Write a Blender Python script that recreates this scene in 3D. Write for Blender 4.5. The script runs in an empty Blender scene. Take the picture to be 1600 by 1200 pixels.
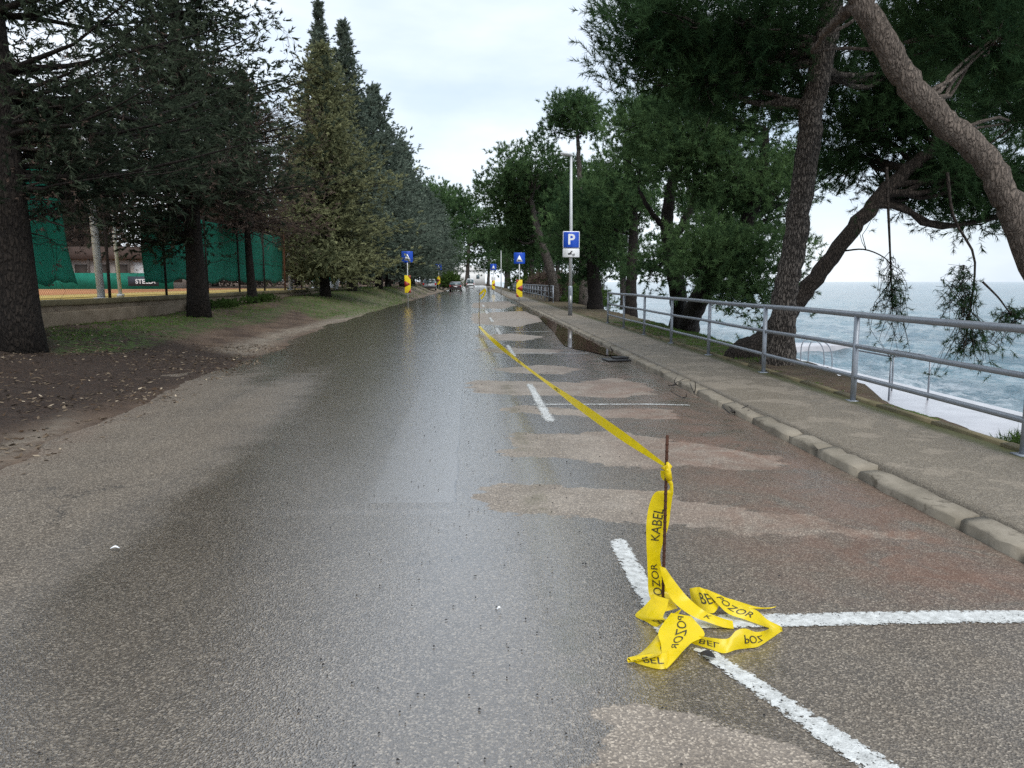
import bpy, bmesh, math, random
import numpy as np
from mathutils import Vector, Matrix

sc = bpy.context.scene
col = sc.collection
random.seed(7)
RNG = np.random.default_rng(7)
PI = math.pi

# ------------------------------------------------------------------ camera
CAM_H = 1.40
FPX = 1200.0                       # focal length in pixels of a 1600 px wide frame
PITCH = math.atan(160.0 / FPX)
YAW = math.atan(55.0 / FPX * math.cos(PITCH))
cam_data = bpy.data.cameras.new('camera')
cam_data.sensor_width = 36.0
cam_data.lens = 36.0 * FPX / 1600.0
cam_data.clip_start = 0.05
cam_data.clip_end = 30000.0
cam = bpy.data.objects.new('camera', cam_data)
col.objects.link(cam)
cam.location = (0, 0, CAM_H)
cam.rotation_euler = (PI / 2 - PITCH, 0, -YAW)
sc.camera = cam

# ------------------------------------------------------------------ sky, sun, exposure
SUN_EL, SUN_AZ = math.radians(52), math.radians(160)      # azimuth measured from +Y towards +X
world = bpy.data.worlds.new('World')
sc.world = world
world.use_nodes = True
wn = world.node_tree
wn.nodes.clear()
def wnode(t, **k):
    n = wn.nodes.new(t)
    for a, b in k.items(): setattr(n, a, b)
    return n
w_out = wnode('ShaderNodeOutputWorld')
w_bg = wnode('ShaderNodeBackground')
w_bg.inputs['Strength'].default_value = 0.10
w_sky = wnode('ShaderNodeTexSky', sky_type='NISHITA', sun_disc=False, sun_elevation=SUN_EL, sun_rotation=SUN_AZ)
w_sky.air_density = 1.0; w_sky.dust_density = 2.0; w_sky.ozone_density = 1.5
w_tc = wnode('ShaderNodeTexCoord')
w_map = wnode('ShaderNodeMapping'); w_map.inputs['Scale'].default_value = (1.0, 1.0, 2.6)
w_map.inputs['Location'].default_value = (0.35, 0.1, 0.3)
w_n = wnode('ShaderNodeTexNoise'); w_n.inputs['Scale'].default_value = 1.7
w_n.inputs['Detail'].default_value = 6; w_n.inputs['Roughness'].default_value = 0.55; w_n.inputs['Distortion'].default_value = 0.4
w_r = wnode('ShaderNodeValToRGB')
w_r.color_ramp.elements[0].position = 0.30; w_r.color_ramp.elements[0].color = (0.62, 0.62, 0.62, 1)
w_r.color_ramp.elements[1].position = 0.66; w_r.color_ramp.elements[1].color = (1, 1, 1, 1)
w_n2 = wnode('ShaderNodeTexNoise'); w_n2.inputs['Scale'].default_value = 3.1; w_n2.inputs['Detail'].default_value = 5
w_c = wnode('ShaderNodeValToRGB')
w_c.color_ramp.elements[0].position = 0.32; w_c.color_ramp.elements[0].color = (0.59, 0.685, 0.80, 1)
w_c.color_ramp.elements[1].position = 0.68; w_c.color_ramp.elements[1].color = (0.87, 0.92, 0.97, 1)
w_sc = wnode('ShaderNodeVectorMath', operation='SCALE'); w_sc.inputs['Scale'].default_value = 7.9
w_mix = wnode('ShaderNodeMix', data_type='RGBA')
L = wn.links.new
L(w_tc.outputs['Generated'], w_map.inputs['Vector'])
L(w_map.outputs['Vector'], w_n.inputs['Vector']); L(w_map.outputs['Vector'], w_n2.inputs['Vector'])
L(w_n.outputs['Fac'], w_r.inputs['Fac']); L(w_n2.outputs['Fac'], w_c.inputs['Fac'])
L(w_c.outputs['Color'], w_sc.inputs[0])
L(w_r.outputs['Color'], w_mix.inputs['Factor'])
L(w_sky.outputs['Color'], w_mix.inputs['A']); L(w_sc.outputs['Vector'], w_mix.inputs['B'])
L(w_mix.outputs['Result'], w_bg.inputs['Color']); L(w_bg.outputs['Background'], w_out.inputs['Surface'])

sun_data = bpy.data.lights.new('sun', 'SUN')
sun_data.energy = 1.5
sun_data.angle = math.radians(45)
sun_data.color = (1.0, 0.97, 0.92)
sun = bpy.data.objects.new('sun', sun_data)
col.objects.link(sun)
sd = Vector((math.sin(SUN_AZ) * math.cos(SUN_EL), math.cos(SUN_AZ) * math.cos(SUN_EL), math.sin(SUN_EL)))
sun.rotation_euler = sd.to_track_quat('Z', 'Y').to_euler()
sun.location = (0, 0, 60)

vs = sc.view_settings
vs.view_transform = 'Standard'; vs.look = 'None'; vs.gamma = 1.0; vs.use_curve_mapping = False
vs.exposure = 0.85
sc.render.engine = 'CYCLES'
sc.cycles.max_bounces = 4; sc.cycles.diffuse_bounces = 2; sc.cycles.glossy_bounces = 2
sc.cycles.transmission_bounces = 3; sc.cycles.transparent_max_bounces = 8
sc.cycles.use_denoising = False; sc.cycles.sample_clamp_indirect = 3.0
sc.cycles.caustics_reflective = False; sc.cycles.caustics_refractive = False

# ------------------------------------------------------------------ survey helpers: sight lines -> places on the ground
def _ray(px, py):
    c, s = math.cos(PITCH), math.sin(PITCH)
    x, u = (px - 800) / FPX, (600 - py) / FPX
    y, z = c + u * s, -s + u * c
    c, s = math.cos(YAW), math.sin(YAW)
    return np.array([x * c + y * s, -x * s + y * c, z])
def G(px, py, z=0.0):
    r = _ray(px, py); t = (z - CAM_H) / r[2]
    return r * t + np.array([0, 0, CAM_H])
def AY(px, py, Y):
    r = _ray(px, py); t = Y / r[1]
    return r * t + np.array([0, 0, CAM_H])

# ------------------------------------------------------------------ mesh helpers
def nrm(v):
    v = np.asarray(v, float); return v / (np.linalg.norm(v) + 1e-12)

def np_mesh(name, V, tris=None, quads=None, tint=None, smooth=False, attrs=None):
    me = bpy.data.meshes.new(name)
    V = np.ascontiguousarray(V, dtype=np.float32)
    loops, starts, tot, p = [], [], 0, 0
    if quads is not None and len(quads):
        q = np.asarray(quads, np.int32); loops.append(q.ravel()); starts.append(np.arange(len(q)) * 4); tot += q.size
    if tris is not None and len(tris):
        t = np.asarray(tris, np.int32); loops.append(t.ravel()); starts.append(tot + np.arange(len(t)) * 3); tot += t.size
    loops = np.concatenate(loops).astype(np.int32); starts = np.concatenate(starts).astype(np.int32)
    me.vertices.add(len(V)); me.vertices.foreach_set('co', V.ravel())
    me.loops.add(len(loops)); me.loops.foreach_set('vertex_index', loops)
    me.polygons.add(len(starts)); me.polygons.foreach_set('loop_start', starts)
    me.update(calc_edges=True)
    if smooth: me.polygons.foreach_set('use_smooth', np.ones(len(starts), bool))
    if tint is not None:
        attrs = dict(attrs or {}); attrs['tint'] = tint
    for k, a in (attrs or {}).items():
        at = me.attributes.new(k, 'FLOAT', 'POINT'); at.data.foreach_set('value', np.ascontiguousarray(a, np.float32))
    return me

class Geo:
    """collects boxes, tubes and sheets into one mesh"""
    def __init__(s): s.v = []; s.q = []; s.t = []; s.n = 0
    def add(s, V, quads=None, tris=None):
        V = np.asarray(V, float).reshape(-1, 3)
        if quads is not None and len(quads): s.q.append(np.asarray(quads, int).reshape(-1, 4) + s.n)
        if tris is not None and len(tris): s.t.append(np.asarray(tris, int).reshape(-1, 3) + s.n)
        s.v.append(V); s.n += len(V); return s
    def box(s, c, d, rz=0.0, M=None):
        x, y, z = (np.array(d) / 2.0)
        V = np.array([[-x,-y,-z],[x,-y,-z],[x,y,-z],[-x,y,-z],[-x,-y,z],[x,-y,z],[x,y,z],[-x,y,z]])
        if M is not None: V = V @ np.array(M).T
        if rz:
            ca, sa = math.cos(rz), math.sin(rz)
            V = V @ np.array([[ca, sa, 0], [-sa, ca, 0], [0, 0, 1]])
        V = V + np.array(c)
        return s.add(V, [[0,3,2,1],[4,5,6,7],[0,1,5,4],[1,2,6,5],[2,3,7,6],[3,0,4,7]])
    def tube(s, P, R, seg=8, cap=True, wob=0.0, rng=None):
        P = np.asarray(P, float); n = len(P)
        R = np.full(n, R) if np.isscalar(R) else np.asarray(R, float)
        T = np.gradient(P, axis=0); T /= np.linalg.norm(T, axis=1)[:, None] + 1e-9
        a = np.array([0, 0, 1.0]) if abs(T[0][2]) < 0.9 else np.array([1.0, 0, 0])
        u = nrm(np.cross(T[0], a)); U = []
        for i in range(n):
            u = nrm(u - T[i] * np.dot(u, T[i])); U.append(u)
        U = np.array(U); W = np.cross(T, U)
        th = np.arange(seg) * 2 * PI / seg
        rr = R[:, None] * np.ones((1, seg))
        if wob:
            g = rng or RNG
            ph = g.uniform(0, 6.28, 3)
            z = np.cumsum(np.r_[0, np.linalg.norm(np.diff(P, axis=0), axis=1)])
            rr = rr * (1 + wob * (np.sin(3 * th[None] + ph[0] + .7 * z[:, None]) * .5 + np.sin(5 * th[None] + ph[1] - 1.3 * z[:, None]) * .35 + g.normal(0, .25, (n, seg))))
        V = P[:, None] + rr[..., None] * (np.cos(th)[None, :, None] * U[:, None] + np.sin(th)[None, :, None] * W[:, None])
        i, j = np.meshgrid(np.arange(n - 1), np.arange(seg), indexing='ij')
        j2 = (j + 1) % seg
        q = np.stack([i * seg + j, i * seg + j2, (i + 1) * seg + j2, (i + 1) * seg + j], -1).reshape(-1, 4)
        V = V.reshape(-1, 3); tr = []
        if cap:
            V = np.vstack([V, P[0], P[-1]]); b = n * seg
            tr = [[b, (k + 1) % seg, k] for k in range(seg)] + [[b + 1, (n - 1) * seg + k, (n - 1) * seg + (k + 1) % seg] for k in range(seg)]
        return s.add(V, q, tr)
    def prism(s, poly, axis, a, b):
        """2-D outline extruded between a and b along axis (0,1,2)"""
        poly = np.asarray(poly, float); n = len(poly); o = [k for k in range(3) if k != axis]
        V = np.zeros((2 * n, 3)); V[:n, o[0]] = V[n:, o[0]] = poly[:, 0]; V[:n, o[1]] = V[n:, o[1]] = poly[:, 1]
        V[:n, axis] = a; V[n:, axis] = b
        q = [[k, (k + 1) % n, n + (k + 1) % n, n + k] for k in range(n)]
        import mathutils.geometry as mg
        tri = mg.tessellate_polygon([[Vector((p[0], p[1], 0)) for p in poly]])
        t = [list(x) for x in tri] + [[n + x[0], n + x[2], n + x[1]] for x in tri]
        return s.add(V, q, t)
    def arrays(s):
        return np.vstack(s.v), (np.vstack(s.q) if s.q else None), (np.vstack(s.t) if s.t else None)
    def build(s, name, mat=None, parent=None, smooth=False, fix=False, bevel=0.0, loc=None):
        V, q, t = s.arrays()
        if loc is not None: V = V - np.array(loc)
        me = np_mesh(name, V, t, q, smooth=smooth)
        if fix or bevel:
            bm = bmesh.new(); bm.from_mesh(me)
            bmesh.ops.recalc_face_normals(bm, faces=bm.faces)
            bm.to_mesh(me); bm.free()
        o = link(name, me, mat, parent)
        if loc is not None: o.location = loc
        if bevel:
            m = o.modifiers.new('bevel', 'BEVEL'); m.width = bevel; m.segments = 2; m.limit_method = 'ANGLE'
        return o

def link(name, me, mat=None, parent=None):
    o = bpy.data.objects.new(name, me); col.objects.link(o)
    if mat is not None and not me.materials: me.materials.append(mat)
    if parent is not None: o.parent = parent
    return o
def tag(o, label=None, cat=None, group=None, kind=None):
    if label: o['label'] = label
    if cat: o['category'] = cat
    if group: o['group'] = group
    if kind: o['kind'] = kind
    return o
def empty(name, loc=(0, 0, 0), rz=0.0):
    o = bpy.data.objects.new(name, None); col.objects.link(o)
    o.location = loc; o.rotation_euler = (0, 0, rz); o.empty_display_size = 0.2
    return o
def copy_tree(root, loc=None, rz=None, scale=None, parent=None):
    r = root.copy(); col.objects.link(r); r.parent = parent
    if loc is not None: r.location = loc
    if rz is not None: r.rotation_euler = (0, 0, rz)
    if scale is not None: r.scale = scale if hasattr(scale, '__len__') else (scale,) * 3
    for ch in root.children: copy_tree(ch, parent=r)
    return r
def spline(P, n):
    """Catmull-Rom through the rows of P, n samples"""
    P = np.asarray(P, float); m = len(P)
    Q = np.vstack([2 * P[0] - P[1], P, 2 * P[-1] - P[-2]])
    t = np.linspace(0, m - 1 - 1e-9, n); k = t.astype(int); f = (t - k)[:, None]
    a, b, c, d = Q[k], Q[k + 1], Q[k + 2], Q[k + 3]
    return .5 * (2 * b + (c - a) * f + (2 * a - 5 * b + 4 * c - d) * f**2 + (3 * b - a - 3 * c + d) * f**3)

def vnoise(x, y, seed=0):
    """smooth value noise in 2-D, about -1..1"""
    x = np.asarray(x, float); y = np.asarray(y, float)
    xi, yi = np.floor(x).astype(np.int64), np.floor(y).astype(np.int64)
    fx, fy = x - xi, y - yi
    fx = fx * fx * (3 - 2 * fx); fy = fy * fy * (3 - 2 * fy)
    def h(a, b):
        n = (a * 374761393 + b * 668265263 + seed * 1442695041) & 0x7fffffff
        n = ((n ^ (n >> 13)) * 1274126177) & 0x7fffffff
        return ((n ^ (n >> 16)) & 0xffff) / 32767.5 - 1
    return (h(xi, yi) * (1 - fx) + h(xi + 1, yi) * fx) * (1 - fy) + (h(xi, yi + 1) * (1 - fx) + h(xi + 1, yi + 1) * fx) * fy
def fbm(x, y, seed=0, o=4):
    return sum(vnoise(x * 2**k, y * 2**k, seed + k) * .5**k for k in range(o)) / 1.8
def poly_sdf(X, Y, poly):
    """signed distance to a polygon, positive inside"""
    P = np.asarray(poly, float)[:, :2]; d = np.full(X.shape, 1e9); ins = np.zeros(X.shape, bool)
    for i in range(len(P)):
        a, b = P[i], P[(i + 1) % len(P)]
        e = b - a; wx, wy = X - a[0], Y - a[1]
        t = np.clip((wx * e[0] + wy * e[1]) / (e @ e + 1e-12), 0, 1)
        d = np.minimum(d, (wx - t * e[0])**2 + (wy - t * e[1])**2)
        if a[1] != b[1]:
            c = ((a[1] > Y) != (b[1] > Y)) & (X < (b[0] - a[0]) * (Y - a[1]) / (b[1] - a[1]) + a[0])
            ins ^= c
    d = np.sqrt(d)
    return np.where(ins, d, -d)
# ------------------------------------------------------------------ materials (all procedural)
class NT:
    def __init__(s, name):
        s.m = bpy.data.materials.new(name); s.m.use_nodes = True; s.t = s.m.node_tree; s.t.nodes.clear()
        s.out = s.n('ShaderNodeOutputMaterial')
    def n(s, t, ins=None, **k):
        x = s.t.nodes.new(t)
        for a, b in k.items(): setattr(x, a, b)
        for a, b in (ins or {}).items():
            if isinstance(b, bpy.types.NodeSocket): s.t.links.new(b, x.inputs[a])
            else: x.inputs[a].default_value = b
        return x
    def pos(s, scale=(1, 1, 1)):
        g = s.n('ShaderNodeNewGeometry')
        return s.n('ShaderNodeMapping', {'Vector': g.outputs['Position'], 'Scale': scale}).outputs[0]
    def obj(s, scale=(1, 1, 1)):
        g = s.n('ShaderNodeTexCoord')
        return s.n('ShaderNodeMapping', {'Vector': g.outputs['Object'], 'Scale': scale}).outputs[0]
    def noise(s, vec, scale, detail=4, rough=.55, dist=0.0):
        return s.n('ShaderNodeTexNoise', {'Vector': vec, 'Scale': scale, 'Detail': detail, 'Roughness': rough, 'Distortion': dist}).outputs['Fac']
    def voro(s, vec, scale, feature='F1', out='Distance'):
        return s.n('ShaderNodeTexVoronoi', {'Vector': vec, 'Scale': scale}, feature=feature).outputs[out]
    def ramp(s, fac, pts):
        r = s.n('ShaderNodeValToRGB', {'Fac': fac}); e = r.color_ramp.elements
        while len(e) < len(pts): e.new(.5)
        for k, (p, c) in enumerate(pts):
            e[k].position = p; e[k].color = (c, c, c, 1) if np.isscalar(c) else (*c, 1)
        return r.outputs['Color']
    def math(s, op, a, b=0.0, clamp=False):
        return s.n('ShaderNodeMath', {0: a, 1: b}, operation=op, use_clamp=clamp).outputs[0]
    def mr(s, v, a, b, c=0.0, d=1.0):
        return s.n('ShaderNodeMapRange', {0: v, 1: a, 2: b, 3: c, 4: d}, interpolation_type='SMOOTHSTEP').outputs[0]
    def mix(s, f, a, b):
        x = s.n('ShaderNodeMix', data_type='RGBA')
        for nm, v in (('Factor', f), ('A', a), ('B', b)):
            i = [q for q in x.inputs if q.name == nm and (q.type == 'RGBA' or nm == 'Factor' and q.type == 'VALUE')][0]
            if isinstance(v, bpy.types.NodeSocket): s.t.links.new(v, i)
            else: i.default_value = v if np.isscalar(v) else (*v, 1)
        return [q for q in x.outputs if q.type == 'RGBA'][0]
    def attr(s, name): return s.n('ShaderNodeAttribute', attribute_name=name).outputs['Fac']
    def bump(s, h, strength=.5, dist=.01, nrm_=None):
        i = {'Height': h, 'Strength': strength, 'Distance': dist}
        if nrm_ is not None: i['Normal'] = nrm_
        return s.n('ShaderNodeBump', i).outputs[0]
    def bsdf(s, color, rough=.7, normal=None, metal=0.0, spec=.5, coat=0.0, coat_rough=.1, coat_normal=None, alpha=None, **k):
        i = {'Base Color': color if isinstance(color, bpy.types.NodeSocket) else (*color, 1), 'Roughness': rough, 'Metallic': metal, 'Specular IOR Level': spec,
             'Coat Weight': coat, 'Coat Roughness': coat_rough}
        if normal is not None: i['Normal'] = normal
        if coat_normal is not None: i['Coat Normal'] = coat_normal
        i.update(k)
        return s.n('ShaderNodeBsdfPrincipled', i).outputs[0]
    def done(s, sh):
        s.t.links.new(sh, s.out.inputs['Surface']); return s.m

M = {}
def simple(name, c, rough=.6, metal=0.0, spec=.5, var=.15, scale=6.0, bump=0.0, bscale=40, coat=0.0):
    t = NT(name); p = t.obj(); f = t.noise(p, scale, 5, .6)
    c = np.array(c); cc = t.mix(f, np.clip(c * (1 - var), 0, 1), np.clip(c * (1 + var), 0, 1))
    nm = t.bump(t.noise(p, bscale, 4), bump, .01) if bump else None
    M[name] = t.done(t.bsdf(cc, rough, nm, metal, spec, coat)); return M[name]

def mat_asphalt():
    t = NT('asphalt'); p = t.pos()
    sep = t.n('ShaderNodeSeparateXYZ', {0: p}); X = sep.outputs[0]; Yc = sep.outputs[1]
    dry, mud, track = t.attr('dry'), t.attr('mud'), t.attr('track')
    n_edge = t.noise(p, 9.0, 6, .65); n_big = t.noise(p, .55, 4); n_mid = t.noise(p, 2.4, 5, .6)
    streak = t.noise(t.pos((5.0, .16, 1)), 1.0, 5, .6)
    # stones of the aggregate
    v = t.n('ShaderNodeTexVoronoi', {'Vector': p, 'Scale': 150.0}); vd, vc = v.outputs['Distance'], v.outputs['Color']
    v2 = t.voro(p, 75.0)
    stone = t.n('ShaderNodeSeparateColor', {0: vc}).outputs[0]
    grain = t.ramp(stone, [(0, (.024, .021, .017)), (.45, (.078, .065, .050)), (.80, (.185, .156, .120)), (1, (.46, .40, .32))])
    base = t.mix(t.mr(t.noise(p, 1.1, 5, .6), .35, .65), t.mix(.36, grain, (.112, .086, .060)), t.mix(.36, grain, (.175, .140, .102)))
    base = t.mix(t.math('MULTIPLY', t.mr(t.noise(p, .8, 7, .7, .4), .52, .70), .45), base, t.mix(.45, grain, (.048, .040, .032)))
    base = t.mix(t.math('MULTIPLY', t.mr(streak, .5, .72), .45), base, t.mix(.5, grain, (.060, .052, .043)))
    big = t.n('ShaderNodeTexVoronoi', {'Vector': p, 'Scale': 62.0})
    bsel = t.n('ShaderNodeSeparateColor', {0: big.outputs['Color']}).outputs[1]
    base = t.mix(t.math('MULTIPLY', t.math('MULTIPLY', t.mr(bsel, .80, .84), t.mr(big.outputs['Distance'], .42, .30)), .55), base, t.mix(bsel, (.05, .045, .04), (.30, .26, .20)))
    warp = t.n('ShaderNodeVectorMath', {0: p, 1: t.n('ShaderNodeTexNoise', {'Vector': p, 'Scale': 1.6, 'Detail': 6.0, 'Roughness': .7}).outputs['Color']}, operation='ADD').outputs[0]
    cr_ = t.n('ShaderNodeTexVoronoi', {'Vector': warp, 'Scale': .42}, feature='DISTANCE_TO_EDGE').outputs['Distance']
    crk = t.math('MULTIPLY', t.mr(cr_, .0045, .0015), t.mr(t.noise(p, .5, 3), .50, .60))
    base = t.mix(t.math('MULTIPLY', crk, .75), base, (.012, .011, .010))
    # dry islands, their outline frayed by noise
    e = t.math('ADD', dry, t.math('ADD', t.math('MULTIPLY', t.math('SUBTRACT', n_edge, .5), .13), t.math('MULTIPLY', t.math('SUBTRACT', t.noise(t.pos((.9, 1.6, 1)), 2.6, 5, .65), .5), .55)))
    dm = t.mr(e, -.012, .012)
    drycol = t.mix(t.mr(n_mid, .35, .65), t.mix(.30, grain, (.310, .255, .208)), t.mix(.30, grain, (.480, .412, .345)))
    colr = t.mix(dm, base, drycol)
    # brown silt washed towards the kerb
    mm = t.math('MULTIPLY', mud, t.mr(t.noise(p, 2.8, 7, .7, .6), .30, .62), True)
    siltc = t.mix(n_mid, (.066, .030, .018), (.235, .118, .072))
    colr = t.mix(t.math('MULTIPLY', mm, .92), colr, t.mix(.22, siltc, grain))
    jd = t.attr('joint')
    jd = t.math('ADD', jd, t.math('MULTIPLY', t.math('SUBTRACT', t.noise(t.pos((.2, 1.5, 1)), 1.0, 3), .5), .06))
    strip = t.math('MULTIPLY', t.mr(jd, -.62, -.50), t.mr(jd, .004, -.004))
    colr = t.mix(t.math('MULTIPLY', strip, .35), colr, (.20, .19, .18))
    crack = t.math('MULTIPLY', t.mr(t.math('ABSOLUTE', jd), .014, .004), t.mr(t.noise(t.pos((1, 2, 1)), 1.2, 5, .7), .42, .52))
    colr = t.mix(t.math('MULTIPLY', crack, .8), colr, (.012, .011, .010))
    moss = t.math('MULTIPLY', t.attr('moss'), t.mr(t.noise(p, 4, 6, .7), .40, .60))
    colr = t.mix(t.math('MULTIPLY', moss, .65), colr, t.mix(n_edge, (.050, .046, .018), (.110, .098, .045)))
    stripk = strip
    # wetness: a water film that fills the texture, broken by drier crowns of the surface
    film = t.mr(t.math('ADD', track, t.math('MULTIPLY', t.math('SUBTRACT', n_mid, .5), .55)), -.0, 1.0)
    film = t.math('ADD', film, t.math('MULTIPLY', stripk, .35))
    dryness = t.math('MAXIMUM', dm, t.math('MULTIPLY', mm, .60))
    wet = t.math('MULTIPLY', film, t.math('SUBTRACT', 1.0, dryness), True)
    colr = t.mix(t.math('MULTIPLY', wet, .34), colr, t.mix(.70, grain, (.035, .028, .022), ))
    colr = t.mix(t.math('MULTIPLY', stripk, .22), colr, (.26, .25, .24))
    rough = t.math('ADD', t.mr(film, 0, 1, .58, .22), t.math('MULTIPLY', dryness, .42), True)
    hgt = t.math('ADD', t.math('MULTIPLY', vd, .9), t.math('ADD', t.math('MULTIPLY', v2, .6), t.math('MULTIPLY', n_edge, .5)))
    bs = t.mr(film, 0, 1, .75, .26)
    nm = t.bump(hgt, .5, .008); t.t.links.new(bs, nm.node.inputs['Strength'])
    fine = t.bump(t.math('ADD', t.noise(p, 38, 3), t.math('MULTIPLY', vd, .8)), .14, .008)
    coat = t.math('MULTIPLY', t.math('SUBTRACT', 1.0, dryness), t.mr(film, 0, 1, .05, 1.0), True)
    sh = t.bsdf(colr, rough, nm, 0, t.mr(film, 0, 1, .45, .85), coat, t.mr(film, 0, 1, .40, .14), fine, **{'Coat IOR': 1.85})
    M['asphalt'] = t.done(sh)

def mat_sidewalk():
    t = NT('sidewalk_asphalt'); p = t.pos()
    v = t.n('ShaderNodeTexVoronoi', {'Vector': p, 'Scale': 120.0})
    st = t.n('ShaderNodeSeparateColor', {0: v.outputs['Color']}).outputs[0]
    grain = t.ramp(st, [(0, (.07, .06, .046)), (.6, (.16, .138, .105)), (1, (.36, .32, .25))])
    patch = t.mr(t.noise(p, 1.5, 6, .65, .3), .50, .56)
    c = t.mix(patch, t.mix(.5, grain, (.150, .126, .097)), t.mix(.55, grain, (.225, .193, .155)))
    e = t.attr('edge')
    g = t.math('MULTIPLY', t.mr(t.math('ADD', e, t.math('MULTIPLY', t.math('SUBTRACT', t.noise(p, 5, 6, .7), .5), .5)), .45, .95), .9)
    c = t.mix(g, c, t.mix(t.noise(p, 14, 4), (.030, .036, .010), (.075, .080, .022)))
    nm = t.bump(t.math('ADD', v.outputs['Distance'], t.noise(p, 12, 5)), .45, .006)
    M['sidewalk'] = t.done(t.bsdf(c, t.mr(patch, 0, 1, .55, .85), nm, 0, .4))

def mat_ground():
    t = NT('soil'); p = t.pos()
    soil, pale, grass, silt = t.attr('soil'), t.attr('pale'), t.attr('grass'), t.attr('bank')
    n1, n2, n3 = t.noise(p, 1.3, 6, .65), t.noise(p, 6, 6, .7), t.noise(p, 32, 5, .7)
    c = t.mix(t.mr(n1, .35, .65), (.070, .045, .031), (.155, .107, .074))
    c = t.mix(t.math('MULTIPLY', t.mr(t.voro(p, 24.0), .30, .12), .6), c, t.mix(n3, (.10, .08, .06), (.24, .20, .16)))
    c = t.mix(t.math('MULTIPLY', pale, t.mr(n2, .25, .6), True), c, t.mix(n3, (.20, .165, .125), (.33, .29, .235)))
    c = t.mix(t.math('MULTIPLY', soil, t.mr(n2, .15, .5), True), c, t.mix(t.mr(n3, .3, .7), (.014, .010, .008), (.060, .038, .026)))
    c = t.mix(t.math('MULTIPLY', grass, t.mr(n2, .42, .58), True), c, t.mix(n3, (.028, .055, .012), (.090, .145, .032)))
    c = t.mix(silt, c, t.mix(n2, (.035, .032, .014), (.095, .070, .045)))
    nm = t.bump(t.math('ADD', n3, t.math('MULTIPLY', n2, 2.0)), .9, .05)
    M['ground'] = t.done(t.bsdf(c, .88, nm, 0, .3))

def mat_bark(name, dark, light, scale=1.0, crack=.9):
    t = NT(name); p = t.obj((1, 1, .24)); w = t.noise(p, 5 * scale, 4, .6)
    pw = t.n('ShaderNodeVectorMath', {0: p, 1: t.n('ShaderNodeCombineXYZ', {0: t.math('MULTIPLY', w, .30), 1: t.math('MULTIPLY', w, .26)}).outputs[0]}, operation='ADD').outputs[0]
    e = t.n('ShaderNodeTexVoronoi', {'Vector': pw, 'Scale': 26.0 * scale}, feature='DISTANCE_TO_EDGE').outputs['Distance']
    pl = t.mr(e, .0, .22)
    n = t.noise(t.obj((1, 1, .5)), 22 * scale, 6, .7); nb = t.noise(t.obj(), 2.2, 4)
    c = t.mix(t.mr(n, .3, .7), dark, light)
    c = t.mix(t.mr(nb, .4, .7), c, np.array(light) * .8)
    c = t.mix(t.math('MULTIPLY', t.math('SUBTRACT', 1.0, pl), crack), c, np.array(dark) * .3)
    nm = t.bump(t.math('ADD', pl, t.math('MULTIPLY', n, 1.4)), .9, .03)
    M[name] = t.done(t.bsdf(c, .9, nm, 0, .25))

def mat_leaf(name, dark, light, trans=.25):
    t = NT(name); a = t.attr('tint')
    c = t.mix(a, dark, light)
    d = t.n('ShaderNodeBsdfDiffuse', {'Color': c}).outputs[0]
    tr = t.n('ShaderNodeBsdfTranslucent', {'Color': t.mix(.5, c, np.array(light) * 1.3)}).outputs[0]
    M[name] = t.done(t.n('ShaderNodeMixShader', {0: trans, 1: d, 2: tr}).outputs[0])

def mat_paint():
    t = NT('road_paint'); p = t.pos()
    n = t.noise(p, 55, 5, .75); n2 = t.noise(p, 5, 4)
    wear = t.attr('wear')
    f = t.mr(t.math('ADD', t.math('ADD', n, t.math('MULTIPLY', n2, .25)), t.math('MULTIPLY', wear, -.40)), .34, .40)
    c = t.mix(t.mr(t.noise(p, 25, 6, .7), .3, .7), (.36, .37, .36), (.64, .66, .65))
    b = t.bsdf(c, .45, t.bump(t.voro(p, 150), .35, .006), 0, .5)
    tr = t.n('ShaderNodeBsdfTransparent').outputs[0]
    M['paint'] = t.done(t.n('ShaderNodeMixShader', {0: f, 1: tr, 2: b}).outputs[0])

def mat_sea():
    t = NT('sea_water'); p = t.pos()
    n = t.noise(t.pos((.9, .35, 1)), 1.6, 6, .65, .3); n2 = t.noise(t.pos((.5, .2, 1)), .35, 5, .6)
    nf = t.noise(p, 9, 4, .6); foam = t.attr('foam')
    c = t.mix(t.mr(n2, .3, .7), (.022, .080, .112), (.060, .155, .198))
    fm = t.math('MULTIPLY', foam, t.mr(t.noise(t.pos((1, .45, 1)), 2.2, 7, .72, .5), .42, .58), True)
    c = t.mix(fm, c, (.72, .76, .80))
    nm = t.bump(t.math('ADD', n, t.math('MULTIPLY', nf, .18)), .85, .45)
    M['sea'] = t.done(t.bsdf(c, t.mr(fm, 0, 1, .10, .6), nm, 0, .5))

def mat_concrete(name, a, b, stain=(.05, .045, .03), st=.5, rough=.8):
    t = NT(name); p = t.pos(); n = t.noise(p, 2.5, 6, .65); n2 = t.noise(p, 30, 5, .7)
    c = t.mix(t.mr(n, .3, .7), a, b); c = t.mix(t.math('MULTIPLY', t.mr(t.noise(p, 5, 7, .7), .52, .7), st), c, stain)
    c = t.mix(t.math('MULTIPLY', n2, .35), c, np.array(a) * .5)
    M[name] = t.done(t.bsdf(c, rough, t.bump(n2, .5, .006), 0, .35))

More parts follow.
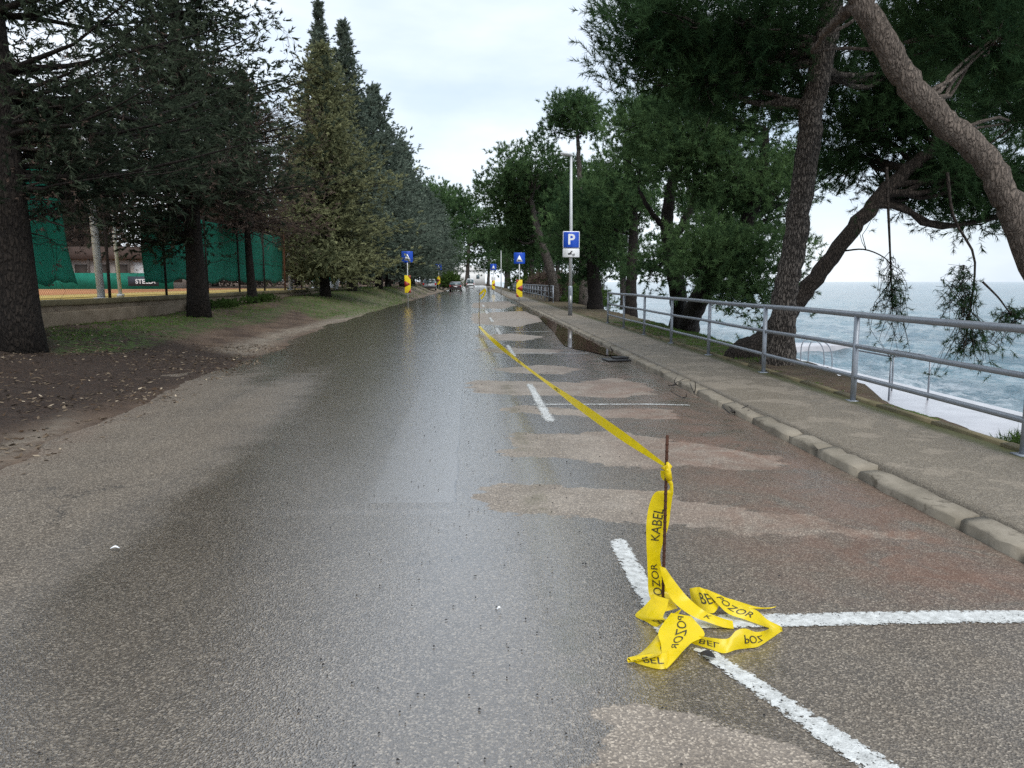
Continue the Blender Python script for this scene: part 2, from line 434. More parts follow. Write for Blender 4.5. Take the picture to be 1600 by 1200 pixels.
mat_asphalt(); mat_sidewalk(); mat_ground(); mat_paint(); mat_sea()
mat_bark('bark_pine', (.050, .042, .036), (.215, .185, .160), 1.15, .92)
mat_bark('bark_pine_smooth', (.085, .068, .055), (.225, .185, .155), 1.0, .40)
mat_bark('bark_dark', (.010, .008, .007), (.034, .027, .022), .9, .6)
mat_bark('bark_brown', (.022, .017, .014), (.085, .068, .056), 1.1, .7)
mat_bark('twig_dead', (.055, .046, .040), (.13, .105, .090), 2.0, .3)
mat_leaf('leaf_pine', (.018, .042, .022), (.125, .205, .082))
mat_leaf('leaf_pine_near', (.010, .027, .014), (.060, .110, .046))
mat_leaf('leaf_cedar', (.011, .019, .013), (.066, .084, .056))
mat_leaf('leaf_yellow', (.062, .076, .044), (.265, .275, .145))
mat_leaf('leaf_blue', (.042, .064, .050), (.175, .215, .170))
mat_leaf('leaf_dead', (.045, .030, .020), (.115, .078, .055))
mat_leaf('leaf_bush', (.020, .045, .014), (.080, .13, .035))
mat_leaf('leaf_greybrown', (.052, .038, .031), (.150, .112, .092))
mat_leaf('grass_blade', (.040, .085, .014), (.130, .230, .042))
mat_leaf('litter', (.045, .028, .018), (.42, .35, .26), .05)
mat_concrete('kerb_concrete', (.17, .15, .115), (.31, .275, .22), (.055, .045, .028), .85)
mat_concrete('wall_concrete', (.15, .115, .075), (.27, .215, .155), (.045, .05, .02), .6)
mat_concrete('coping_moss', (.10, .088, .045), (.20, .165, .095), (.035, .045, .012), .8)
mat_concrete('platform_concrete', (.40, .395, .42), (.54, .54, .57), (.30, .30, .33), .5, .25)
mat_concrete('clay', (.42, .19, .085), (.52, .25, .12), (.36, .17, .08), .4)
mat_concrete('sand_yellow', (.42, .30, .075), (.54, .39, .11), (.30, .22, .07), .5)
simple('galvanised', (.27, .295, .33), .42, .45, .5, .25, 9, .15, 60)
simple('galv_light', (.50, .52, .53), .45, .1, .5, .15, 8)
simple('rust', (.075, .034, .022), .85, .2, .3, .5, 40, .5, 120)
simple('dark_post', (.030, .022, .018), .8, .2, .3, .5, 12, .3, 60)
simple('rust_post', (.13, .055, .030), .85, .1, .3, .5, 12, .3, 60)
simple('white_paint', (.62, .64, .66), .5, 0, .5, .12, 5)
simple('sign_blue', (.012, .075, .50), .35, 0, .5, .08, 4)
simple('sign_white', (.78, .80, .82), .35, 0, .5, .05, 4)
simple('sign_black', (.015, .015, .017), .4, 0, .5, .1, 4)
simple('sign_yellow', (.80, .62, .015), .4, 0, .5, .06, 4)
simple('sign_red', (.30, .028, .022), .4, 0, .5, .15, 4)
simple('sign_back', (.28, .29, .30), .5, .5, .5, .1, 5)
simple('lamp_glass', (.75, .77, .80), .25, 0, .5, .05, 4)
simple('tyre', (.02, .02, .02), .85, 0, .3, .2, 30)
simple('rim', (.42, .43, .45), .35, .7, .5, .1, 5)
simple('car_silver', (.36, .38, .40), .32, .5, .5, .06, 3, coat=.6)
simple('car_dark', (.045, .016, .018), .28, .3, .5, .1, 3, coat=.8)
simple('car_white', (.72, .74, .76), .3, 0, .5, .04, 3, coat=.5)
simple('car_glass', (.055, .09, .10), .06, 0, .9, .1, 3)
simple('car_plastic', (.022, .022, .024), .6, 0, .4, .1, 20)
simple('tail_red', (.38, .012, .012), .2, 0, .6, .1, 6)
simple('banner_dark', (.035, .045, .060), .6, 0, .4, .15, 6)
simple('roof_brown', (.065, .045, .038), .85, 0, .3, .3, 5, .5, 30)
simple('plaster', (.38, .36, .34), .8, 0, .3, .12, 3)
simple('mesh_wire', (.05, .045, .04), .6, .4, .4, .2, 9)
simple('dark_wood', (.06, .050, .045), .85, 0, .3, .3, 6)  # plain dark brown of the clubhouse windows and posts
simple('house_white', (.66, .66, .65), .8, 0, .3, .06, 2)
simple('dark_leaf', (.012, .010, .009), .5, 0, .5, .3, 30)
simple('plastic_black', (.018, .018, .020), .4, 0, .5, .3, 20)
simple('ink', (.030, .028, .012), .5, 0, .4, .1, 5)
def mat_mesh_screen():
    t = NT('windscreen_green'); p = t.obj()
    c = t.mix(t.mr(t.noise(p, 1.2, 5, .6), .3, .7), (.008, .175, .125), (.018, .28, .20))
    d = t.bsdf(c, .65, t.bump(t.noise(p, 5, 4), .4, .03), 0, .3)
    tr = t.n('ShaderNodeBsdfTranslucent', {'Color': (.015, .42, .31, 1)}).outputs[0]
    M['screen'] = t.done(t.n('ShaderNodeMixShader', {0: .38, 1: d, 2: tr}).outputs[0])
mat_mesh_screen()
def mat_tape():
    t = NT('barrier_tape'); p = t.pos()
    c = t.mix(t.noise(p, 9, 4), (.74, .56, .004), (.84, .66, .012))
    cre = t.n('ShaderNodeTexVoronoi', {'Vector': t.n('ShaderNodeVectorMath', {0: p, 1: t.n('ShaderNodeCombineXYZ', {0: t.math('MULTIPLY', t.noise(p, 12, 3), .05)}).outputs[0]}, operation='ADD').outputs[0], 'Scale': 13.0}, feature='DISTANCE_TO_EDGE').outputs['Distance']
    d = t.bsdf(c, .28, t.bump(t.math('ADD', t.noise(p, 22, 4), t.math('MULTIPLY', t.mr(cre, 0, .30), .35)), .32, .012), 0, .5)
    tr = t.n('ShaderNodeBsdfTranslucent', {'Color': (.95, .74, .01, 1)}).outputs[0]
    M['tape'] = t.done(t.n('ShaderNodeMixShader', {0: .32, 1: d, 2: tr}).outputs[0])
mat_tape()
def mat_puddle():
    t = NT('puddle_water'); p = t.pos()
    c = t.mix(t.noise(p, 2, 5), (.085, .054, .040), (.13, .086, .064))
    M['puddle'] = t.done(t.bsdf(c, .02, t.bump(t.noise(p, 14, 3), .02, .004), 0, .5))
mat_puddle()
# ------------------------------------------------------------------ terrain
KX = 2.76                                    # front face of the kerb
SWZ = 0.060                                  # pavement level
EDGE = 4.30                                  # seaward edge of the pavement
def sstep(x, a, b):
    t = np.clip((x - a) / (b - a), 0, 1); return t * t * (3 - 2 * t)
def bank_edge(Y): return 4.75 + 1.15 * sstep(Y, 6, 14) + .5 * sstep(Y, 18, 30) + .12 * vnoise(Y * 1.1, Y * 0, 5)
def road_left(Y): return -3.55 - .55 * sstep(Y, 5, 14) - .7 * sstep(Y, 14, 26)
def ground_z(X, Y):
    X = np.asarray(X, float); Y = np.asarray(Y, float)
    e = road_left(Y) + .22 * fbm(Y * .7, X * .7, 3) + .08 * fbm(Y * 3, X * 3, 9)
    far = np.clip((Y - 22) / 40, 0, 1)
    v = .33 + .10 * sstep(Y, 12, 20) + .47 * far
    u = np.clip((e - X), -3, 60)
    z = np.where(u < 0, u * .10, .05 * np.clip(u, 0, .5) + (v - .02) * sstep(u, .1, 4.3 - 1.2 * far))
    z = z + np.where(u > .3, .055 * fbm(X * 1.3, Y * 1.3, 21) + .028 * fbm(X * 5, Y * 5, 23), 0)
    z = np.where(X > road_left(Y) + 1.2, -.06, z)
    # seaward side
    be = bank_edge(Y)
    s = np.clip(X - EDGE, 0, None)
    zr = np.where(X > EDGE - .25, .045 + .03 * fbm(X * 2.5, Y * 2.5, 31) + .02 * sstep(s, 0, .5), -.06)
    drop = sstep(X, be - .35, be + 1.3)
    zr = zr * (1 - drop) + (-1.55) * drop + np.where((drop > .02) & (drop < .98), .10 * fbm(X * 1.7, Y * 1.7, 33), 0)
    zr = np.where(X > 10.8, -1.55 - 2.2 * sstep(X, 11.2, 13.5), zr)
    z = np.where(X > 1.5, zr, z)
    return z
def axis(parts):
    a = []
    for lo, hi, st in parts: a.append(np.arange(lo, hi - 1e-6, st))
    a.append([parts[-1][1]]); return np.concatenate(a)
gx = axis([(-700, -100, 60), (-100, -30, 10), (-30, -12, 1.2), (-12, -9.4, .3), (-9.4, -3.0, .09), (-3.0, 2.4, .6), (2.4, 4.0, .4), (4.0, 8.6, .10), (8.6, 14, .4)])
gy = np.concatenate([axis([(-30, 2, 2)])[:-1], 2 * 1.0135 ** np.arange(0, 345), [260, 330, 450, 700, 1200, 2500]])
XX, YY = np.meshgrid(gx, gy, indexing='xy')
ZZ = ground_z(XX, YY)
ny, nx = XX.shape
i, j = np.meshgrid(np.arange(ny - 1), np.arange(nx - 1), indexing='ij')
gq = np.stack([i * nx + j, i * nx + j + 1, (i + 1) * nx + j + 1, (i + 1) * nx + j], -1).reshape(-1, 4)
# where bare soil, gravel and grass lie
def area(pts, soft, z=.3):
    P = [G(x, y, z)[:2] for x, y in pts]
    return sstep(poly_sdf(XX, YY, P), -soft, soft)
soil = area([(-400, 640), (-60, 560), (120, 530), (330, 540), (420, 545), (330, 575), (180, 620), (0, 660), (-300, 800)], .5, .15)
soil = np.maximum(soil, .8 * sstep(-XX, 8.6, 9.4) * (YY < 80))
pale = area([(-200, 720), (0, 690), (120, 640), (110, 665), (0, 720), (-200, 800)], .25, .02)
pale = np.maximum(pale, area([(380, 560), (450, 520), (560, 492), (640, 465), (700, 446), (690, 446), (600, 470), (500, 500), (420, 520), (330, 545), (360, 555)], .35, .1))
pale = np.maximum(pale, .75 * sstep(-XX, 4.6, 5.0) * sstep(XX, -7.4, -6.4) * sstep(YY, 30, 40))
grass = area([(70, 500), (140, 505), (240, 488), (330, 486), (470, 470), (420, 484), (330, 494), (250, 508), (160, 518), (90, 522)], .2, .55)
grass = np.maximum(grass, area([(470, 458), (560, 454), (640, 456), (615, 464), (550, 474), (500, 478), (440, 472)], .3, .55))
RG = sstep(XX, EDGE - .1, EDGE + .1) * sstep(bank_edge(YY) + .5 - XX, 0, .5) * (YY > 0)
grass = np.maximum(grass, RG * (.25 + .75 * sstep(YY, 11.5, 14)) * (.4 + .5 * sstep(30 - YY, 0, 6)))
bank = sstep(XX, EDGE + .2, bank_edge(YY) + .1) * (1 - .8 * grass)
me = np_mesh('ground', np.stack([XX, YY, ZZ], -1).reshape(-1, 3), None, gq, smooth=True,
             attrs={'soil': soil.ravel(), 'pale': pale.ravel(), 'grass': grass.ravel(), 'bank': bank.ravel()})
tag(link('ground', me, M['ground']), kind='structure')
def gz(x, y): return float(ground_z(np.array([x]), np.array([y]))[0])

# ------------------------------------------------------------------ road
rx = np.arange(-6.6, KX + .03, .045)
ry = np.concatenate([np.arange(-12, 1.2, .6), 1.2 * 1.0115 ** np.arange(0, 480), [330, 420, 600]])
RX, RY = np.meshgrid(rx, ry, indexing='xy')
patches = [
 [(742,775),(760,762),(830,758),(930,762),(1010,770),(1060,778),(1150,795),(1250,805),(1330,822),(1430,832),(1425,842),(1350,838),(1300,830),(1270,838),(1170,835),(1130,825),(1030,822),(900,808),(800,803),(760,795)],
 [(772,706),(795,700),(797,682),(812,676),(900,679),(960,671),(1050,690),(1130,700),(1225,712),(1220,732),(1150,735),(1080,728),(1020,732),(950,728),(880,718),(830,712),(790,711)],
 [(728,598),(745,594),(830,596),(900,598),(960,590),(1010,600),(1020,615),(960,622),(900,618),(800,618),(745,615),(735,606)],
 [(775,636),(830,634),(900,640),(1050,640),(1060,655),(950,655),(870,648),(800,645)],
 [(733,546),(800,543),(880,547),(860,553),(780,552)],
 [(735,490),(820,486),(850,500),(810,511),(740,505)],
 [(760,576),(850,570),(910,576),(880,585),(800,583)],
 [(742,524),(800,521),(850,526),(820,533),(760,531)],
 [(735,473),(790,470),(812,477),(790,483),(740,481)],
 [(920,1118),(960,1106),(1020,1102),(1080,1110),(1160,1132),(1240,1172),(1290,1205),(1310,1300),(880,1300),(930,1190),(945,1150)],
]
dry = np.full(RX.shape, -9.0)
for p in patches: dry = np.maximum(dry, poly_sdf(RX, RY, [G(*q)[:2] for q in p]))
dry += np.clip(RY - 8, 0, 60) * .010 * fbm(RX * .9, RY * .22, 97)
dry = np.clip(dry, -1, 1)
def rarea(pts, soft): return sstep(poly_sdf(RX, RY, [G(*q)[:2] for q in pts]), -soft, soft)
mud = 1.0 * rarea([(1090,655),(1200,690),(1330,745),(1500,822),(1620,885),(1700,960),(1400,930),(1250,860),(1330,800),(1240,740),(1100,715),(1000,690),(1040,665)], .32)
mud = np.maximum(mud, .9 * rarea([(860,505),(950,560),(1060,610),(1140,650),(1180,690),(1060,690),(960,640),(1010,610),(930,585),(870,560),(850,530)], .30))
mud = np.maximum(mud, .7 * sstep(RX, KX - .55, KX - .02) * (RY > 3))
mud = np.maximum(mud, .55 * sstep(RX, KX - 1.3, KX - .2) * (.5 + .5 * vnoise(RX * .8, RY * .35, 77)))
mud = np.maximum(mud, .75 * sstep(RX, .7, 1.9) * sstep(18 - RY, 0, 8) * sstep(RY, 2.6, 3.8))
lefte = road_left(RY)
mud = np.maximum(mud, .60 * sstep(lefte + .55 - RX, 0, 1.0) * (.55 + .45 * fbm(RX * .9, RY * .5, 55)))
# water lies in the smooth strip beside the joint and in the wheel tracks of the carriageway
jx = -.14 - .010 * (RY - 4)
trk = .62 + .40 * sstep(RX, -2.8, -1.2) * sstep(.9 - RX, 0, .5) + .45 * np.exp(-((RX - jx + .40) / .34) ** 2) + .30 * np.exp(-((RX + 1.55) / .35) ** 2) + .18 * np.exp(-((RX + 3.0) / .3) ** 2)
trk += .25 * sstep(RX, jx, jx + .1) * sstep(1.0 - RX, 0, .6)
trk += .35 * sstep(RY, 5, 16)
trk -= .25 * sstep(RX, .7, 1.6) * sstep(6.5 - RY, 0, 3)
trk -= .62 * sstep(-RX, .6, 3.2) * sstep(17 - RY, 0, 10)
RZ = .004 * vnoise(RX * .6, RY * .4, 91)
RZ += np.where(RX < jx, .002, 0) * (RY > 4.6)              # the newer strip stands a little proud of the old one
tr = np.clip(np.abs(RX - .33) / .10, 0, 1)
RZ -= .003 * (1 - tr) * (RY > 3)                           # shallow rut beside the bays
RZ -= .018 * sstep(RX, KX - .9, KX)
ny, nx = RX.shape
i, j = np.meshgrid(np.arange(ny - 1), np.arange(nx - 1), indexing='ij')
rq = np.stack([i * nx + j, i * nx + j + 1, (i + 1) * nx + j + 1, (i + 1) * nx + j], -1).reshape(-1, 4)
me = np_mesh('road', np.stack([RX, RY, RZ], -1).reshape(-1, 3), None, rq, smooth=True,
             attrs={'dry': dry.ravel(), 'mud': np.clip(mud, 0, 1).ravel(), 'track': trk.ravel(), 'joint': np.where(RY > 4.75, RX - jx, 9.0).ravel(), 'moss': (np.exp(-((RX - .34 - .006 * RY) / .07) ** 2) * (RY > 2.5)).ravel()})
tag(link('road', me, M['asphalt']), kind='structure')

# puddle along the kerb
pp = [G(x, y)[:2] for x, y in [(843,497),(853,507),(862,515),(868,523),(874,532),(882,541),(900,546),(920,549),(946,555)]]
pp = [(a, b) for a, b in pp]
pp = pp + [(KX + .01, pp[-1][1] - .2), (KX + .01, pp[0][1] + 2)]
g = Geo(); P = np.array(pp); n = len(P); cen = np.array([KX - .3, P[:, 1].mean()])
V = np.vstack([np.c_[P, np.full(n, .006)], [cen[0], cen[1], .006]])
g.add(V, None, [[k, (k + 1) % n, n] for k in range(n)])
o = g.build('puddle', M['puddle'], fix=True); tag(o, kind='structure')

def road_z(x, y):
    xi = np.clip(np.searchsorted(rx, x) - 1, 0, len(rx) - 2); yi = np.clip(np.searchsorted(ry, y) - 1, 0, len(ry) - 2)
    fx = (x - rx[xi]) / (rx[xi + 1] - rx[xi]); fy = (y - ry[yi]) / (ry[yi + 1] - ry[yi])
    return (RZ[yi, xi] * (1 - fx) + RZ[yi, xi + 1] * fx) * (1 - fy) + (RZ[yi + 1, xi] * (1 - fx) + RZ[yi + 1, xi + 1] * fx) * fy
# painted bay markings (each worn line is a sheet just above the road)
def marking(pts, wear=.3, n=24):
    """pts: four corners a,b (one end) c,d (other end)"""
    a, b, c, d = [np.array(p, float) for p in pts]
    t = np.linspace(0, 1, n)[:, None]
    l = a + (d - a) * t; r = b + (c - b) * t
    u = np.linspace(0, 1, 5)
    rows = l[:, None] + (r - l)[:, None] * u[None, :, None]
    j_ = (RNG.random(rows.shape[:2]) - .5) * .012
    rows = rows.copy(); rows[:, 0, 0] += j_[:, 0]; rows[:, -1, 0] += j_[:, -1]
    V = np.concatenate([rows, road_z(rows[..., 0], rows[..., 1])[..., None] + .004], -1).reshape(-1, 3)
    ii, jj = np.meshgrid(np.arange(n - 1), np.arange(4), indexing='ij')
    q = np.stack([ii * 5 + jj, ii * 5 + jj + 1, (ii + 1) * 5 + jj + 1, (ii + 1) * 5 + jj], -1).reshape(-1, 4)
    w = np.full(rows.shape[:2], wear + .10); w[:, 0] += .40; w[:, -1] += .40; w[0] += .25; w[-1] += .25
    o = link('parking_marking', np_mesh('parking_marking', V, None, q, attrs={'wear': (w + .06).ravel()}), M['paint'])
    tag(o, kind='structure'); return o
g2 = lambda *p: G(*p)[:2]
marking([g2(949,845), g2(977,842), g2(1070,1000), g2(1030,1000)], .18)
marking([g2(1073,1011), g2(1118,1018), g2(1450,1225), g2(1375,1225)], .20, 40)
tb = g2(1080, 961)[1], g2(1080, 983)[1]
marking([(.86, tb[1]), (.86, tb[0] - .008), (2.62, tb[0]), (2.62, tb[1])], .14, 40)
marking([g2(850,660), g2(870,660), g2(833,600), g2(821,600)], .30)
marking([g2(800,557), g2(808,557), g2(797,539), g2(789,539)], .35)
marking([g2(778,523), g2(785,523), g2(779,513), g2(773,513)], .40)
marking([g2(767,503), g2(773,503), g2(768,496), g2(763,496)], .35)
marking([g2(759,490), g2(764,490), g2(761,485), g2(757,485)], .35)
marking([g2(754,480), g2(758,480), g2(756,476), g2(752,476)], .35)
for y0, xa, xb, wd, wr in ((632, .62, 2.45, .10, .40), (551.5, .55, 2.2, .11, .38), (518, .5, 2.1, .12, .40), (499, .45, 2.1, .14, .4)):
    Y0 = g2(900, y0)[1]; marking([(xa, Y0 - wd / 2), (xa, Y0 + wd / 2), (xb, Y0 + wd / 2 - .05), (xb, Y0 - wd / 2 - .05)], wr, 40)

# ------------------------------------------------------------------ kerb of single stones
def kerb_mesh(seed):
    r = np.random.default_rng(seed); n = 7
    prof = np.array([[0, -.16], [.008, .040], [.020, .053], [.165, .060], [.165, -.16]])
    V = []
    for k in range(n):
        y = -.5 + k / (n - 1); p = prof.copy()
        p[1:4] += r.normal(0, .006, (3, 2))
        if k in (0, n - 1): p[1, 0] += .012; p[2] += [.012, -.010]; p[3, 1] -= .004
        V.append(np.c_[p[:, 0], np.full(5, y), p[:, 1]])
    V = np.vstack(V); q = []
    for k in range(n - 1):
        for a in range(4): q.append([k * 5 + a, k * 5 + a + 1, (k + 1) * 5 + a + 1, (k + 1) * 5 + a])
    b = (n - 1) * 5
    t = [[0, 2, 1], [0, 3, 2], [0, 4, 3], [b, b + 1, b + 2], [b, b + 2, b + 3], [b, b + 3, b + 4]]
    me = np_mesh('kerb_stone', V, t, q)
    bm = bmesh.new(); bm.from_mesh(me); bmesh.ops.recalc_face_normals(bm, faces=bm.faces); bm.to_mesh(me); bm.free()
    me.materials.append(M['kerb_concrete']); return me
kerb = empty('kerb'); tag(kerb, kind='structure')
kms = [kerb_mesh(s) for s in range(6)]
joints = [-3, -1.9, -.8, .3, 1.4, 2.55, 3.66, 4.20, 5.36, 6.05, 6.62, 7.55, 8.5, 9.5, 10.4]
while joints[-1] < 62: joints.append(joints[-1] + random.uniform(.9, 1.05))
for k in range(len(joints) - 1):
    a, b = joints[k] + random.uniform(.006, .026), joints[k + 1] - random.uniform(.006, .026)
    o = link('kerb_stone', kms[k % 6], parent=kerb)
    o.location = (KX + random.uniform(-.012, .012) * (1 if a < 20 else .5), (a + b) / 2, random.uniform(-.012, .006)); o.scale = (1, b - a, 1)
    o.rotation_euler = (random.uniform(-.010, .010), random.uniform(-.02, .02), random.uniform(-.012, .012))
g = Geo(); g.box((KX + .083, 62 + 120, -.05), (.165, 240, .22)); g.build('far_kerb', M['kerb_concrete'], kerb)

# ------------------------------------------------------------------ pavement
sx = np.concatenate([[KX + .192], np.linspace(KX + .194, EDGE, 15)]); sy = np.concatenate([np.arange(-4, 2, .5), 2 * 1.02 ** np.arange(0, 245)])
SX, SY = np.meshgrid(sx, sy, indexing='xy')
SZ = SWZ + .007 * fbm(SX * 1.2, SY * .8, 40); SZ[:, 0] = -.05; SX[:, 1] += .018 * fbm(SY[:, 1] * 2.2, SY[:, 1] * 0, 41)
edge = sstep(SX, EDGE - .42, EDGE - .02)
ny, nx = SX.shape
i, j = np.meshgrid(np.arange(ny - 1), np.arange(nx - 1), indexing='ij')
sq = np.stack([i * nx + j, i * nx + j + 1, (i + 1) * nx + j + 1, (i + 1) * nx + j], -1).reshape(-1, 4)
tag(link('pavement', np_mesh('pavement', np.stack([SX, SY, SZ], -1).reshape(-1, 3), None, sq, smooth=True, attrs={'edge': edge.ravel()}), M['sidewalk']), kind='structure')
# mossy edging stones on the seaward side
edging = empty('pavement_edging'); tag(edging, kind='structure')
g = Geo(); g.box((0, 0, 0), (.10, 1, .22)); em = g.build('edging_stone', M['coping_moss'], edging); em.location = (EDGE + .052, 1.5, -.018)
y = 2.01
while y < 30:
    o = em.copy(); col.objects.link(o); o.parent = edging
    o.location = (EDGE + .052 + random.uniform(-.012, .012), y + .5, -.018 + random.uniform(-.012, .008)); o.rotation_euler = (random.uniform(-.012, .012), random.uniform(-.05, .05), random.uniform(-.015, .015))
    o.scale = (1, .985, 1); y += 1.0

# ------------------------------------------------------------------ bathing platform, pier, sea
PZ = -1.40
g = Geo(); g.box((9.6, 30, PZ - .6), (4.4, 140, 1.2)); o = g.build('bathing_platform', M['platform_concrete'], bevel=.05)
tag(o, 'pale wet concrete bathing platform along the shore below the railing', 'platform')
g = Geo()
g.prism([(11.81, 36.2), (18.6, 37.6), (19.1, 38.3), (18.6, 39.0), (11.81, 39.4)], 2, -3.4, -1.74)
o = g.build('pier', M['platform_concrete'], bevel=.06, fix=True); tag(o, 'short grey concrete pier jutting into the sea beyond the pine trunk', 'pier')

ang = np.radians(np.linspace(-3, 112, 330)); rad = np.concatenate([9 * 1.021 ** np.arange(0, 330), [9500, 14000]])
A, R_ = np.meshgrid(ang, rad, indexing='xy')
WX, WY = 2 + R_ * np.sin(A), -2 + R_ * np.cos(A)
amp = .34 / (1 + (R_ / 90) ** 2)
WZ = -2.05 + amp * (fbm(WX * .40, WY * .22, 60) + .75 * fbm(WX * 1.3, WY * .6, 61))
dsh = WX - 11.8
foam = np.exp(-np.clip(dsh, 0, None) / 1.6) * .9 + .36 * sstep(fbm(WX * .6, WY * .16, 63), .12, .38) * np.exp(-np.clip(dsh, 0, None) / 45.)
ny, nx = WX.shape
i, j = np.meshgrid(np.arange(ny - 1), np.arange(nx - 1), indexing='ij')
q = np.stack([i * nx + j, (i + 1) * nx + j, (i + 1) * nx + j + 1, i * nx + j + 1], -1).reshape(-1, 4)
tag(link('sea', np_mesh('sea', np.stack([WX, WY, WZ], -1).reshape(-1, 3), None, q, smooth=True, attrs={'foam': np.clip(foam, 0, 1).ravel()}), M['sea']), kind='structure')
# tennis court ground behind the wall
g = Geo(); g.box((-13.2, 45, .80), (6.6, 90, .16)); tag(g.build('court_verge', M['sand_yellow']), kind='structure')
g = Geo(); g.box((-46.6, 55, .80), (60, 120, .17)); tag(g.build('clay_court', M['clay']), kind='structure')
# ------------------------------------------------------------------ trees
def shoots(P, D, Ls, n, nlen, nwid, spread, rng, tint, dead=None):
    """needle-bearing shoots: n thin blades along each axis. returns V, tris, tint per vertex"""
    N = len(P); D = D / (np.linalg.norm(D, axis=1)[:, None] + 1e-9)
    s = rng.random((N, n)) ** .8
    base = P[:, None] + D[:, None] * (s * np.asarray(Ls).reshape(-1, 1))[..., None]
    R = rng.normal(size=(N, n, 3)); R /= np.linalg.norm(R, axis=2)[..., None] + 1e-9
    d = D[:, None] * (.55 + .5 * s[..., None]) + R * spread
    d /= np.linalg.norm(d, axis=2)[..., None] + 1e-9
    ln = nlen * rng.uniform(.65, 1.25, (N, n, 1))
    w = np.cross(d, rng.normal(size=(N, n, 3))); w /= np.linalg.norm(w, axis=2)[..., None] + 1e-9
    w = w * nwid * rng.uniform(.7, 1.2, (N, n, 1))
    V = np.stack([base - w, base + w, base + d * ln], 2).reshape(-1, 3)
    T = np.arange(N * n * 3).reshape(-1, 3)
    t = np.repeat(np.clip(np.asarray(tint)[:, None] + rng.normal(0, .10, (N, n)), 0, 1).ravel(), 3)
    return V, T, t

class Crown:
    def __init__(s): s.V = []; s.T = []; s.t = []; s.n = 0
    def add(s, V, T, t):
        s.V.append(V); s.T.append(T + s.n); s.t.append(t); s.n += len(V)
    def build(s, name, mat, parent):
        o = link(name, np_mesh(name, np.vstack(s.V), np.vstack(s.T), None, tint=np.concatenate(s.t)), M[mat], parent); return o

def clump(cr, c, r, nsh, nb, nlen, nwid, rng, shl=.25, flat=.7, tint=.5, spread=.8, up=.45, shell=.5):
    """a pad of foliage round c, shoots pointing out and up"""
    d = rng.normal(size=(nsh, 3)); d /= np.linalg.norm(d, axis=1)[:, None]
    d[:, 2] = np.where((d[:, 2] < -.25) & (rng.random(nsh) < .6), -d[:, 2], d[:, 2])
    rad = shell + (1 - shell) * rng.random(nsh) ** .6
    rr = np.asarray(r, float) * np.array([1, 1, flat]) if np.isscalar(r) else np.asarray(r, float)
    lump = 1 + .22 * np.sin(d[:, 0] * 5 + c[0] * 7) * np.sin(d[:, 1] * 6 + c[1] * 5) + .12 * rng.normal(size=nsh)
    P = np.asarray(c) + d * rr * (rad * lump)[:, None]
    D = d * .8 + np.array([0, 0, up]) + rng.normal(0, .40, (nsh, 3))
    ti = np.clip(tint + .12 * rng.normal(size=nsh), 0, 1)
    cr.add(*shoots(P, D, shl * rng.uniform(.6, 1.3, nsh), nb, nlen, nwid, spread, rng, ti))

def limb(g, a, b, r0, r1, rng, n=7, sag=.15, seg=6, wig=.05):
    a, b = np.asarray(a, float), np.asarray(b, float); Ld = np.linalg.norm(b - a)
    m = a * .5 + b * .5 + np.array([0, 0, -sag * Ld]) + rng.normal(0, wig * Ld, 3)
    q = a * .78 + b * .22 + np.array([0, 0, -sag * .5 * Ld]) + rng.normal(0, wig * .6 * Ld, 3)
    P = spline([a, q, m, b], n); g.tube(P, np.linspace(r0, r1, n), seg, False); return P

